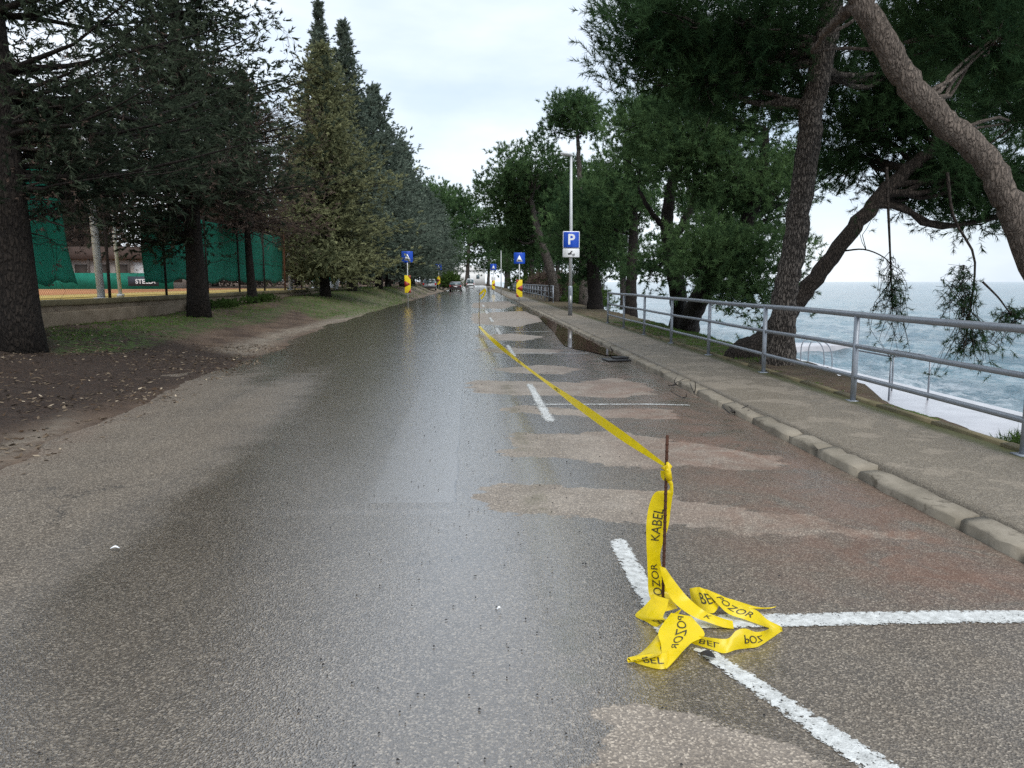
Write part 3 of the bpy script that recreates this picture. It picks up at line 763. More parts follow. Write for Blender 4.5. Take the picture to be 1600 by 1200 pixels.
def pine(name, label, path, radii, regions, group, seed, nb=36, nlen=.11, nwid=.0055, shl=.28, mat='leaf_pine', bark='bark_pine', cl=.8,
         dens=1.0, hang=(), extra=(), seg=14, limb_r=.07, spread=.8, wob=.05, tint=.5, limb_from=.45, flare=.3, cs=34):
    """path: trunk points; regions: (centre, (rx,ry,rz), number of pads)"""
    rng = np.random.default_rng(seed)
    base = np.array(path[0], float)
    root = empty(name, tuple(base)); tag(root, label, 'tree', group)
    g = Geo(); n = max(14, len(path) * 6)
    P = spline(np.array(path, float), n); P = P + rng.normal(0, .012, P.shape); R = np.interp(np.linspace(0, 1, n), np.linspace(0, 1, len(radii)), radii)
    hgt = np.cumsum(np.r_[0, np.linalg.norm(np.diff(P, axis=0), axis=1)])
    R = R * (1 + flare * np.exp(-hgt / .35))
    P[0][2] -= .25
    g.tube(P - base, R, seg, True, wob, rng)
    for (pp, rr) in extra:
        Q = spline(np.array(pp, float), 22); Q = Q + rng.normal(0, .010, Q.shape)
        g.tube(Q - base, np.interp(np.linspace(0, 1, 22), np.linspace(0, 1, len(rr)), rr), 10, True, wob, rng)
        P = np.vstack([P, Q]); R = np.r_[R, np.interp(np.linspace(0, 1, 22), np.linspace(0, 1, len(rr)), rr)]
    cr = Crown(); k0 = int(n * limb_from)
    cand = np.r_[np.arange(k0, n), np.arange(n, len(P))]
    for (c, r, cnt) in regions:
        c = np.array(c, float); r = np.array(r, float)
        hubs = []
        for k in range(max(1, cnt // 6)):
            d = rng.normal(size=3); d /= np.linalg.norm(d); h = c + d * r * .35 * rng.random()
            dist = np.linalg.norm(P[cand] - h, axis=1) + 2.0 * np.clip(P[cand][:, 2] - h[2] + .4, 0, None)
            kk = cand[np.argmin(dist)]
            limb(g, P[kk] - base, h - base, min(limb_r, R[kk] * .6), limb_r * .35, rng, 8, .04, 6)
            hubs.append(h)
        hubs = np.array(hubs)
        for k in range(cnt):
            d = rng.normal(size=3); d /= np.linalg.norm(d)
            p = c + d * r * rng.uniform(.25, 1.0) ** .6
            h = hubs[np.argmin(np.linalg.norm(hubs - p, axis=1))]
            limb(g, h - base, p - base, limb_r * .33, .012, rng, 5, .03, 4)
            cc = cl * rng.uniform(.65, 1.25)
            clump(cr, p - base, cc, int(cs * dens * (cc / cl) ** 1.5), nb, nlen, nwid, rng, shl, rng.uniform(.5, .8), np.clip(tint + .20 * rng.normal(), .05, .95), spread)
    for (pp, rr, puffs) in hang:                              # branches hanging free, with sparse puffs of needles
        Q = spline(np.array(pp, float), 14)
        g.tube(Q - base, np.linspace(rr, rr * .35, 14), 6, False)
        for (c, r, ns) in puffs:
            c = np.array(c, float); q0 = Q[np.argmin(np.linalg.norm(Q - c, axis=1))]
            for k in range(int(ns * .7)):
                d = rng.normal(size=3); d /= np.linalg.norm(d); e = c + d * np.array(r) * rng.random() ** .5
                a = Q[rng.integers(4, 14)] * .5 + q0 * .5
                LP = limb(g, a - base, e - base, .008, .003, rng, 5, -.12, 3, .10)
                k2 = LP[[2, 3, 4]] + rng.normal(0, .03, (3, 3))
                cr.add(*shoots(k2, rng.normal(0, .7, (3, 3)) + np.array([0, 0, -.45]), np.full(3, .13), nb // 2, nlen * .8, nwid * .75, .8, rng, np.full(3, .4)))
    g.build('trunk', M[bark], root, smooth=True)
    cr.build('crown', mat, root)
    return root

def conifer(name, label, loc, h, r, z0, seed, group, nbr=150, nb=14, nlen=.10, nwid=.018, shl=.3, mat='leaf_cedar', tr=.3, per=9, dead=0, dead_r=2.5,
            dead_z=(1.5, 4), tint=.5, shape=.8, bark='bark_dark', gap=0.0, elev=(-.15, .45), clear=None, rise=.25):
    rng = np.random.default_rng(seed)
    root = empty(name, loc); tag(root, label, 'tree', group)
    g = Geo()
    n = 16; zz = np.linspace(-.3, h * .97, n)
    P = np.c_[.10 * np.sin(zz * .35 + seed), .10 * np.cos(zz * .29 + seed), zz]
    R = tr * (1 - .92 * np.clip(zz, 0, None) / h) * (1 + .38 * np.exp(-np.clip(zz, 0, None) / .45))
    g.tube(P, R, 16, True, .08, rng)
    cr = Crown(); SP, SD, SL, ST = [], [], [], []
    for k in range(nbr):
        t = rng.random() ** 1.15
        if gap and rng.random() < gap * (1 - t): continue
        z = z0 + (h - z0) * t
        az = rng.uniform(0, 2 * PI)
        L_ = r * ((1 - t) ** shape + .03) * (.62 + .38 * min(1, t * 4 + .2)) * rng.uniform(.55, 1.18) * (1 + .22 * math.sin(3 * az + z * .9 + seed) + .16 * math.sin(2 * az - z * 1.7))
        el = elev[0] + (elev[1] - elev[0]) * t + rng.normal(0, .12)
        if clear is not None and clear(az, z, L_): continue
        d = np.array([math.cos(az) * math.cos(el), math.sin(az) * math.cos(el), math.sin(el)])
        a = np.array([np.interp(z, zz, P[:, 0]), np.interp(z, zz, P[:, 1]), z])
        b = a + d * L_ + np.array([0, 0, .10 * L_])
        Q = limb(g, a, b, .018 + .012 * L_, .005, rng, 6, .06, 4, .03)
        m = int(per * (1.2 + L_))
        s = rng.uniform(.22, 1.04, m); q = np.stack([np.interp(s, np.linspace(0, 1, 6), Q[:, c]) for c in range(3)], 1)
        side = np.cross(d, [0, 0, 1]); sw = rng.normal(0, 1, m)
        wd = .24 * L_ * np.sin(np.clip(s, 0, 1) * PI * .85 + .3)
        SP.append(q + side[None] * (sw * wd)[:, None] * .7 + rng.normal(0, .08 + .055 * L_, (m, 3)))
        SD.append(d[None] * .8 + side[None] * (sw * .55)[:, None] + np.array([0, 0, rise]) + rng.normal(0, .5, (m, 3)))
        SL.append(shl * (1 - .55 * t) * rng.uniform(.6, 1.3, m)); ST.append(np.clip(tint + rng.normal(0, .20) + .1 * rng.normal(size=m), 0, 1))
    # leader
    m = int(per * 5); z = rng.uniform(h * .86, h * 1.0, m)
    SP.append(np.c_[rng.normal(0, .12, m) * (1.03 - z / h) * 6 + np.interp(z, zz, P[:, 0]), rng.normal(0, .12, m) * (1.03 - z / h) * 6 + np.interp(z, zz, P[:, 1]), z])
    SD.append(rng.normal(0, .3, (m, 3)) + np.array([0, 0, 1.])); SL.append(np.full(m, shl)); ST.append(np.full(m, tint))
    cr.add(*shoots(np.vstack(SP), np.vstack(SD), np.concatenate(SL), nb, nlen, nwid, .55, rng, np.concatenate(ST)))
    g.build('trunk', M[bark], root, smooth=True)
    cr.build('crown', mat, root)
    if dead:
        gd = Geo(); dc = Crown(); DP, DD = [], []
        for k in range(dead):
            z = rng.uniform(*dead_z); az = rng.uniform(0, 2 * PI); L_ = dead_r * rng.uniform(.45, 1.1)
            if clear is not None and clear(az, z, L_): continue
            d = np.array([math.cos(az), math.sin(az), rng.normal(-.02, .22)])
            a = np.array([np.interp(z, zz, P[:, 0]), np.interp(z, zz, P[:, 1]), z]); b = a + d * L_
            Q = limb(gd, a, b, .012 + .007 * L_, .004, rng, 7, .05, 4, .05)
            for kk in range(8):
                s = rng.integers(2, 7); e = Q[s] + rng.normal(0, .30, 3) + d * .2
                q2 = limb(gd, Q[s], e, .006, .002, rng, 4, .1, 3, .12)
                for _ in range(3):
                    e2 = q2[-1] + rng.normal(0, .16, 3); limb(gd, q2[2], e2, .0035, .002, rng, 3, .1, 3, .15)
                    DP.append(e2); DD.append(rng.normal(size=3))
        gd.build('dead_branches', M['twig_dead'], root)
        DP = np.array(DP); dc.add(*shoots(DP, np.array(DD), np.full(len(DP), .12), 6, .06, .012, .8, rng, rng.uniform(.2, .9, len(DP))))
        dc.build('withered_foliage', 'leaf_greybrown', root)
    return root

def lz(x, y): return gz(x, y) - .02
# ---- left row
GL = 'conifers along the left verge'
cA = lambda az, z, L_: (math.sin(az) < -.55 and z < 6) 
conifer('conifer_tree', 'nearest dark conifer with the thickest trunk, at the left picture edge', (-7.45, 12.7, lz(-7.45, 12.7)), 13.5, 5.0, 2.5, 101, GL, nbr=260, nb=15, nlen=.105, nwid=.014, shl=.27, per=17, tr=.30, dead=34, dead_r=2.8, dead_z=(1.9, 4.6), gap=.22, rise=.0, elev=(.0, .40), clear=cA)
conifer('conifer_tree', 'dark conifer with bare lower trunk in front of the low wall', (-8.1, 22.6, lz(-8.1, 22.6)), 16, 4.4, 1.9, 102, GL, nbr=290, nb=13, nlen=.14, nwid=.022, shl=.30, per=13, tr=.27, dead=80, dead_r=3.9, dead_z=(2.2, 7.0), gap=.12, rise=.0, elev=(-.02, .40), clear=lambda az, z, L_: z < 3.3 and math.cos(az) > -.3 and L_ > 1.6)
conifer('conifer_tree', 'brownish half-dead conifer by the long green windscreen, right of the bare trunk', (-8.9, 31.0, .55), 8.6, 3.3, 3.0, 103, GL, nbr=150, nb=10, nlen=.13, nwid=.022, shl=.32, per=7, tr=.17, mat='leaf_greybrown', dead=150, dead_r=3.0, dead_z=(2.7, 7.6), gap=.1)
conifer('conifer_tree', 'yellow-green conical conifer full of cones beside the wall end', (-8.0, 41.5, lz(-8, 41.5)), 12.6, 4.0, 1.3, 104, GL, nbr=400, nb=12, nlen=.17, nwid=.034, shl=.35, per=9, tr=.26, mat='leaf_yellow', tint=.5, shape=.72, elev=(-.2, .5))
conifer('conifer_tree', 'tall slender blue-green conifer with the highest left spire', (-10.4, 55, .9), 18.9, 3.5, 2.4, 105, GL, nbr=330, nb=10, nlen=.20, nwid=.042, shl=.42, per=7, tr=.26, mat='leaf_blue', tint=.35, shape=1.1)
conifer('conifer_tree', 'tall blue-green conifer with the second spire nearer the road', (-8.1, 51, lz(-8.1, 51)), 16.6, 4.0, 1.9, 106, GL, nbr=330, nb=10, nlen=.20, nwid=.040, shl=.42, per=7, tr=.27, mat='leaf_blue', tint=.45, shape=1.05)
rowA = conifer('conifer_tree', 'leafy blue-green conifer, first behind the two spires', (-7.7, 61, lz(-7.7, 61)), 15.0, 4.8, 1.5, 107, GL, nbr=340, nb=9, nlen=.24, nwid=.052, shl=.45, per=6, tr=.27, mat='leaf_blue', tint=.55, shape=.7)
for (x, y, s, rz, lab) in ((-7.9, 70, .93, 1.3, 'leafy conifer in the left row, second behind the two spires'), (-7.6, 80, .95, 2.4, 'leafy conifer in the left row level with the far chevron board'),
                           (-8.0, 92, .92, 3.9, 'leafy conifer in the left row just before the parked silver car'), (-8.6, 104, .96, 5.0, 'leafy conifer overhanging the parked silver car'),
                           (-7.6, 122, .98, .6, 'leafy conifer in the left row just past the parked silver car'), (-7.0, 142, 1.0, 2.0, 'last leafy conifer of the left row towards the road end')):
    o = copy_tree(rowA, (x, y, .9), rz, (s, s, s)); o['label'] = lab
# trees behind the courts
GB = 'trees behind the tennis courts'
bk = conifer('background_conifer', 'dark conifer behind the courts', (-34, 62, .9), 13, 4.5, 1.0, 110, GB, nbr=200, nb=8, nlen=.30, nwid=.07, shl=.5, per=5, tr=.3, mat='leaf_greybrown', tint=.35, shape=.6)
bk['label'] = 'grey-brown tree in the wood behind the tennis courts'
for (x, y, s, rz) in ((-44, 60, 1.05, 1), (-26, 78, 1.0, 2), (-54, 66, 1.2, 3), (-40, 78, 1.25, 4), (-32, 92, 1.2, 5), (-24, 105, 1.2, .5), (-20, 70, .85, 2.2), (-62, 78, 1.3, 1.1), (-17, 118, 1.0, 1.2), (-22, 128, 1.2, 3.2), (-15, 140, 1.0, 4.2), (-28, 140, 1.3, 5.2), (-19, 155, 1.2, .2), (-36, 120, 1.3, 2.7), (-48, 100, 1.4, .9), (-70, 100, 1.5, 3.9)):
    copy_tree(bk, (x, y, .9), rz, s)

# ---- right side: near pines
GR = 'pines on the seaward bank'
E = lambda px, py, Y, rx, ry, rd: (AY(px, py, Y), (rx * Y / FPX, rd, ry * Y / FPX))
def tp(Y, *pts): return [AY(x, y, Y + (dy[0] if dy else 0)) for x, y, *dy in pts]
def reg(px, py, Y, rx, ry, rd, n): c, r = E(px, py, Y, rx, ry, rd); return (c, r, n)
a0 = np.array([4.93, 12.3, .02])
pine('pine_tree', 'upright pine with a grey plated trunk right behind the railing', [a0, *tp(12.3, (1222,520), (1229,450), (1243,370), (1258,270), (1267,180), (1285,90), (1300,0), (1318,-110), (1335,-240))],
     [.215, .198, .190, .185, .182, .18, .176, .17, .15, .11],
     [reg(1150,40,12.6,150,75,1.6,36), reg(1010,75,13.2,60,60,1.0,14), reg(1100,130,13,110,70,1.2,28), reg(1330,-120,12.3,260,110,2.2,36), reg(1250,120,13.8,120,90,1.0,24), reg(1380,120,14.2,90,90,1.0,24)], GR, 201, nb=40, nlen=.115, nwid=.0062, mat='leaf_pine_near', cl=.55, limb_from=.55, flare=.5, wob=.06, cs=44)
b0 = np.array([4.75, 13.5, 0.0])
pine('pine_tree', 'dark pine trunk leaning right from the roots behind the upright pine', [b0, *tp(13.6, (1190,535), (1222,500), (1262,450), (1300,400), (1340,350), (1390,292), (1440,248), (1500,205), (1570,150))],
     [.29, .19, .16, .15, .14, .135, .125, .11, .09, .05],
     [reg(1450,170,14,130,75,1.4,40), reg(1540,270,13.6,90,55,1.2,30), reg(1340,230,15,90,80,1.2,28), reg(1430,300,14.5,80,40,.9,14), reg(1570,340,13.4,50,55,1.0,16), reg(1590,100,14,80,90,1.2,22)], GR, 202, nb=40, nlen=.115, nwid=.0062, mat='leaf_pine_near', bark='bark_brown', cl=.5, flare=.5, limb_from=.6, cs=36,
     hang=[([AY(1385,262,13), AY(1388,330,12.8), AY(1391,400,12.7), AY(1394,480,12.6)], .028, [(AY(1397,470,12.6), (.38, .3, .44), 40), (AY(1405,545,12.6), (.24, .2, .26), 16), (AY(1370,520,12.7), (.2, .2, .18), 7)]),
           ([AY(1318,392,13.5), AY(1352,390,13.2), AY(1385,405,13.0), AY(1396,428,12.9)], .018, [(AY(1350,310,13), (.2, .2, .15), 4)]),
           ([AY(1480,270,12.2), AY(1490,340,12.0), AY(1522,400,11.9), AY(1518,470,11.8), AY(1508,540,11.7)], .026, [(AY(1495,470,11.8), (.34, .3, .78), 60), (AY(1525,545,11.7), (.48, .3, .44), 62), (AY(1460,585,11.7), (.25, .2, .08), 8)]),
           ([AY(1535,440,11.2), AY(1560,465,11.1), AY(1580,490,11), AY(1605,500,11)], .018, [(AY(1585,500,11), (.38, .3, .26), 34), (AY(1560,540,11), (.25, .2, .18), 10)])])
c0 = np.array([6.75, 8.6, -.35])
pine('pine_tree', 'smooth-barked pine trunk arching across the upper right corner', [c0, *tp(8.6, (1680,560), (1642,470), (1602,385), (1572,310), (1535,245), (1492,205), (1450,165), (1408,115), (1378,60), (1350,10), (1325,-60), (1290,-170))],
     [.185, .165, .158, .152, .147, .142, .14, .138, .136, .133, .125, .11, .08],
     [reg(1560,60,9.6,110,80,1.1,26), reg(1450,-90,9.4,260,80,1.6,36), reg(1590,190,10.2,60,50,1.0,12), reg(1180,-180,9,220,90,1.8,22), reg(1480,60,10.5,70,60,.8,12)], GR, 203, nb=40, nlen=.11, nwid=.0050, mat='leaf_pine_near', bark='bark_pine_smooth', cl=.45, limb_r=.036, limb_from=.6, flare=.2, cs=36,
     extra=[([AY(1345,5,8.6), AY(1320,22,8.8), AY(1296,45,9.2), AY(1270,80,9.8)], [.075, .06, .05, .03])])
# ---- mid-distance pines
pine('pine_tree', 'bushy pine with bright low foliage hanging above the middle of the railing', [G(1075,505,.02), *tp(20, (1092,470), (1110,440), (1135,400), (1165,350), (1190,280), (1195,200))],
     [.30, .26, .24, .21, .18, .15, .10],
     [reg(1120,180,20,100,75,1.6,36), reg(1150,280,20,85,65,1.6,38), reg(1120,405,18.6,85,55,1.2,42), reg(1170,455,18,60,28,1.0,14), reg(1220,330,21,100,90,1.5,34), reg(1070,230,20.5,60,60,1.4,20)], GR, 204, nb=30, nlen=.115, nwid=.0105, shl=.2, spread=1.05, cl=.70, bark='bark_dark', limb_from=.3, limb_r=.08, cs=40)
pine('pine_tree', 'forked pine with bare open branches against the sky, left of the bushy pine', [G(1062,500,.02), *tp(23, (1058,450), (1048,400), (1042,350), (1048,300), (1060,250), (1055,190))],
     [.30, .25, .22, .19, .16, .13, .08],
     [reg(1040,190,23,80,65,1.7,34), reg(1075,240,24,50,35,1.4,12), reg(1000,260,24,45,35,1.3,12), reg(1020,425,23,35,25,1.2,8)], GR, 205, nb=28, nlen=.125, nwid=.012, shl=.2, spread=1.05, cl=.75, bark='bark_dark', limb_from=.35, limb_r=.08,
     extra=[([AY(1046,380,23), AY(1070,345,23), AY(1085,310,23.3), AY(1090,270,23.5)], [.15, .13, .10, .07]), ([AY(1044,360,23), AY(1020,335,23), AY(1000,300,23)], [.10, .08, .05])])
pine('pine_tree', 'straight-stemmed pine just past the start of the near railing', [AY(985,494,33), *tp(33, (986,450), (988,400), (990,340), (985,280), (975,220))],
     [.26, .23, .21, .18, .15, .10],
     [reg(1012,200,33,40,55,1.7,34), reg(968,292,33,42,42,1.6,30), reg(1000,330,34,40,35,1.6,14), reg(950,350,34,32,32,1.4,12)], GR, 206, nb=28, nlen=.15, nwid=.015, shl=.2, spread=1.05, cl=.85, bark='bark_dark', limb_from=.35, limb_r=.08)
pine('pine_tree', 'dark pine with foliage almost to the ground right of the lamp post', [AY(930,486,38), *tp(38, (928,440), (925,400), (918,350), (912,310))],
     [.36, .33, .28, .22, .15],
     [reg(905,330,38,50,40,2.0,26), reg(930,390,38,50,40,2.0,24), reg(915,430,39,38,22,1.7,10), reg(878,370,40,30,40,1.6,12)], GR, 207, nb=24, nlen=.18, nwid=.018, shl=.22, spread=1.0, cl=.95, bark='bark_dark', limb_from=.2, limb_r=.09, tint=.35)
pine('pine_tree', 'tall thin-stemmed pine with a small round crown above the lamp post', [G(912,474,.1), *tp(46, (910,400), (908,330), (905,260), (902,205))],
     [.26, .22, .18, .14, .09],
     [reg(890,178,46,34,22,1.6,26), reg(918,200,46,24,18,1.3,12), reg(872,208,47,20,8,1.0,5)], GR, 208, nb=22, nlen=.20, nwid=.022, shl=.24, spread=1.0, cl=.85, limb_from=.7, limb_r=.09)
pine('pine_tree', 'broad round-crowned pine leaning to the road left of the lamp post', [G(868,470,.1), *tp(52, (862,430), (850,390), (838,350), (830,310))],
     [.36, .32, .28, .22, .14],
     [reg(835,272,52,68,38,2.6,46), reg(795,305,54,44,44,2.3,32), reg(860,330,54,45,50,2.1,32), reg(812,365,56,40,36,1.8,22)], GR, 209, nb=24, nlen=.22, nwid=.025, shl=.26, spread=1.0, cl=1.1, limb_from=.4, limb_r=.12)
GF = 'pines closing off the far end of the road'
farp = pine('pine_tree', 'pine at the far right bend of the road behind the second railing', [(8.6, 88, .2), (8.3, 88, 4), (8.1, 88, 8), (8, 88, 11)], [.35, .3, .24, .15],
     [((8, 88, 11), (4.2, 4, 2.0), 34), ((6.6, 87, 7.6), (3.0, 3, 1.8), 22), ((9.5, 88, 5.2), (3, 3, 2.0), 18)], GF, 210, nb=18, nlen=.36, nwid=.042, cl=1.6, limb_from=.3, limb_r=.12, tint=.4)
for (x, y, s, rz, lab) in ((10.5, 72, .9, 1.0, 'pine behind the second railing, nearest of the far right pines'), (7.5, 108, .95, 2.2, 'pine overhanging the pavement far along on the right'),
                           (8.0, 130, 1.0, 3.3, 'pine far along on the right, second last before the bend'), (6.0, 160, 1.0, 4.4, 'last pine on the right before the road disappears')):
    o = copy_tree(farp, (x, y, .2), rz, s); o['label'] = lab
for k, (x, y, s, rz) in enumerate(((-9, 165, 1.65, .4), (-8, 190, 1.75, 1.9), (-3, 225, 1.75, 3.0), (3.5, 240, 1.35, 4.0), (9, 215, 1.25, 5.0), (15, 190, 1.2, 2.5), (-14, 205, 1.9, 1.0), (-16, 170, 1.5, 2), (12.5, 118, 1.0, .7), (13, 150, 1.1, 1.7))):
    o = copy_tree(farp, (x, y, .3), rz, s); o['label'] = 'distant green tree in the group closing the far end of the road'
for (x, y, s, rz, lab) in ((11.5, 60, .78, 5.2, 'low pine on the bank behind the start of the second railing'), (13, 45, .62, 2.9, 'low pine on the bank between lamp post and sea')):
    o = copy_tree(farp, (x, y, -.6), rz, s); o['label'] = lab; o['group'] = GR
# ------------------------------------------------------------------ railings
def railing(label, x, ys, zbase, z_rails, y0, y1, r_top=.034, r_mid=.026, r_post=.031, group='grey tubular railings', bal=0):
    root = empty('railing', (x, ys[0], zbase)); tag(root, label, 'railing', group)
    g = Geo(); g.tube([(0, 0, -.08), (0, 0, .4), (0, 0, z_rails[0] - .005)], r_post, 12)
    g.box((0, 0, .012), (.13, .13, .014))
    p0 = None
    for y in ys:
        if p0 is None: p0 = g.build('post', M['galvanised'], root, smooth=False); o = p0
        else: o = p0.copy(); col.objects.link(o); o.parent = root
        o.location = (0, y - ys[0], 0); o.rotation_euler = (0, random.uniform(-.008, .012), 0)
    for k, z in enumerate(z_rails):
        g = Geo(); n = 40; yy = np.linspace(y0, y1, n) - ys[0]
        P = np.c_[.006 * np.sin(yy * .9 + k) + .004 * np.sin(yy * 2.3), yy, z + .005 * np.sin(yy * 1.15 + k)]
        g.tube(P, r_top if k == 0 else r_mid, 12); g.build('top_rail' if k == 0 else 'rail', M['galvanised'], root, smooth=True)
    if bal:
        g = Geo(); g.tube([(0, 0, z_rails[-1]), (0, 0, z_rails[0])], .011, 6); b0 = g.build('baluster', M['galvanised'], root)
        yy = np.arange(y0 + .6, y1, bal); b0.location = (0, yy[0] - ys[0], 0)
        for y in yy[1:]:
            o = b0.copy(); col.objects.link(o); o.parent = root; o.location = (0, y - ys[0], 0)
    return root
railing('long grey tubular railing with three rails beside the big pine trunks', 4.25, [2.93 + 2.745 * k for k in range(9)], .05, (.985, .63, .285), .5, 24.95)
railing('farther grey railing running off behind the blue bump sign', 4.95, [50 + 3.1 * k for k in range(22)], .06, (1.05, .66, .30), 50, 116, .04, .033, .036, bal=1.03)

# swimmers' handrails on the platform
def handrail(label, x, y, w, d, h):
    root = empty('bathing_handrail', (x, y, PZ)); tag(root, label, 'handrail', 'handrails on the bathing platform')
    for (a, b) in ((0, 0), (w, 0), (0, d), (w, d)):
        g = Geo(); g.tube([(a, b, -.02), (a, b, h)], .022, 8); g.build('post', M['galvanised'], root)
    for (p, q) in (((0, 0), (0, d)), ((w, 0), (w, d)), ((0, 0), (w, 0))):
        for z in ((h,) if p[0] == q[0] else (h,)):
            g = Geo(); g.tube([(*p, z), (*q, z)], .022, 8); g.build('rail', M['galvanised'], root)
handrail('thin metal bathing handrail on the pale platform seen under the railing', 9.75, 17.6, .95, 1.6, 1.05)
root = empty('bathing_ladder', (11.6, 25.2, PZ)); tag(root, 'small metal bathing ladder rail by the water left of the handrail', 'ladder')
for b in (0, .6):
    g = Geo(); g.tube(spline([(-.5, b, 0), (-.45, b, .75), (0, b, .8), (.30, b, .4), (.34, b, -.7)], 16), .02, 8); g.build('side_rail', M['galvanised'], root)
for z in (-.2, -.45): 
    g = Geo(); g.tube([(.34, 0, z), (.34, .6, z)], .016, 6); g.build('rung', M['galvanised'], root)

# ------------------------------------------------------------------ lamp post, parking sign, road signs
def text_mesh(txt, size, bold=0.0):
    cu = bpy.data.curves.new('txt', 'FONT'); cu.body = txt; cu.size = size; cu.align_x = 'CENTER'; cu.align_y = 'CENTER'; cu.offset = bold; cu.resolution_u = 4
    ob = bpy.data.objects.new('txt', cu); col.objects.link(ob)
    dg = bpy.context.evaluated_depsgraph_get(); me = bpy.data.meshes.new_from_object(ob.evaluated_get(dg))
    bpy.data.objects.remove(ob); bpy.data.curves.remove(cu); return me
lx, ly = 3.70, 30.5
lp = empty('lamp_post', (lx, ly, SWZ)); tag(lp, 'slim grey street lamp post standing on the pavement with the parking sign', 'lamp post')
g = Geo(); g.tube([(0, 0, 0), (0, 0, 1.12), (0, 0, 1.20)], [.085, .085, .055], 14); g.build('base_casing', M['galvanised'], lp)
g = Geo(); g.box((0, -.082, .62), (.075, .02, .34)); g.build('inspection_door', M['galv_light'], lp)
g = Geo(); g.tube([(0, 0, 1.15), (0, 0, 3.5), (-.02, 0, 6.15)], [.066, .060, .046], 12); g.build('pole', M['galv_light'], lp)
g = Geo(); P = spline([(.06, 0, 6.15), (-.12, 0, 6.24), (-.45, 0, 6.30)], 8)
g.tube(P, [.05, .07, .10, .12, .125, .12, .10, .04], 12)
V = g.v[0]; V[:, 2] = 6.2 + (V[:, 2] - 6.2) * .7
hd = g.build('lamp_head', M['galv_light'], lp, smooth=True)
g = Geo(); g.box((-.26, 0, 6.205), (.30, .11, .03)); g.build('lamp_glass', M['lamp_glass'], hd)

def sign_panel(g, w, h, t=.006, r=.05, y=0, z=0):
    c = []
    for (cx, cz, a0) in ((w/2-r, h/2-r, 0), (-w/2+r, h/2-r, 90), (-w/2+r, -h/2+r, 180), (w/2-r, -h/2+r, 270)):
        for a in (0, 30, 60, 90): c.append((cx + r * math.cos(math.radians(a0 + a)), z + cz + r * math.sin(math.radians(a0 + a))))
    g.prism(c, 1, y, y + t); return g
ps = empty('parking_sign', (lx, ly - .105, 3.02)); tag(ps, 'blue parking sign with white P and a white tow-away plate below', 'sign')
sign_panel(Geo(), .66, .66, .012, .04).build('panel_back', M['sign_white'], ps, fix=True)
sign_panel(Geo(), .61, .61, .003, .03, -.004).build('panel', M['sign_blue'], ps, fix=True)
me = text_mesh('P', .56, .012); o = link('letter', me, M['sign_white'], ps); o.rotation_euler = (PI / 2, 0, 0); o.location = (0, -.0065, 0)
pl = sign_panel(Geo(), .66, .34, .010, .03, 0, -.51).build('plate', M['sign_white'], ps, fix=True)
g = Geo(); g.prism([(-.13, -.57), (-.02, -.57), (.03, -.46), (.06, -.46), (.04, -.42), (.0, -.43), (-.05, -.50), (-.12, -.52)], 1, -.006, -.003)
g.tube([(.0, -.005, -.44), (.02, -.005, -.56), (.10, -.005, -.56), (.13, -.005, -.60)], .010, 6)
g.tube([(.09 + .05 * math.cos(a), -.005, -.57 + .05 * math.sin(a)) for a in np.linspace(-2.6, 1.2, 12)], .008, 6)
g.build('pictogram', M['sign_black'], pl, fix=True)
for z in (.2, -.2, -.51):
    g = Geo(); g.box((0, .05, z), (.10, .07, .03)); g.build('clamp', M['galv_light'], ps)

def bump_sign(label, x, y, z, s=.70, zs=2.25, mirror=1, cz=.95, plate=False):
    root = empty('road_sign', (x, y, z)); tag(root, label, 'sign', 'blue speed-bump signs with chevron boards')
    g = Geo(); g.tube([(0, .03, -.05), (0, .03, zs + s / 2)], .030, 10); g.build('pole', M['galv_light'], root)
    sign_panel(Geo(), s, s, .010, .04, 0, zs).build('panel', M['sign_blue'], root, fix=True)
    tri = [(-.30 * s, zs - .30 * s), (.30 * s, zs - .30 * s), (0, zs + .28 * s)]
    t = Geo().prism(tri, 1, -.005, -.002).build('triangle', M['sign_white'], root, fix=True)
    hump = [(-.17 * s + .34 * s * k / 10, zs - .22 * s + .10 * s * math.sin(PI * k / 10)) for k in range(11)]
    Geo().prism(hump, 1, -.008, -.0055).build('hump', M['sign_black'], t, fix=True)
    if plate: sign_panel(Geo(), .45, .42, .008, .02, 0, 1.70).build('plate', M['sign_white'], root, fix=True)
    w, h = .36, 1.02
    bd = Geo().box((0, -.015, cz), (w, .02, h)).build('chevron_board', M['sign_yellow'], root, bevel=.004)
    for k in (0,):
        m = mirror
        a = [(-m * w * .5, cz + h * .5), (-m * w * .12, cz + h * .5), (m*w*.5, cz + .24), (m*w*.5, cz+.0), (m*w*.5, cz -.0)]
        # red arrow: wedge pointing to one side with red corners
        wedge = [(-m * w * .5, cz + .20), (m * w * .46, cz), (-m * w * .5, cz - .20)]
        Geo().prism(wedge, 1, -.029, -.0265).build('stripe', M['sign_red'], bd, fix=True)
        for q in (1, -1):
            cor = [(m * w * .5, cz + q * h * .5), (m * w * .02, cz + q * h * .5), (m * w * .5, cz + q * .26)]
            Geo().prism(cor, 1, -.029, -.0265).build('stripe', M['sign_red'], bd, fix=True)
    return root
def onray(px, Y): return AY(px, 440, Y)[0]
bump_sign('blue speed-bump sign with chevron board on the left verge, the nearer of two', onray(637, 46), 46, gz(onray(637, 46), 46), .66, 2.90, 1, 1.32)
bump_sign('smaller far blue speed-bump sign beside the parked silver car', onray(685.5, 92), 92, gz(-5.0, 92) - .05, .70, 3.15, 1, 1.6)
bump_sign('blue speed-bump sign with chevron board on the right pavement edge', onray(811.5, 46), 46, .05, .66, 2.72, -1, .95)
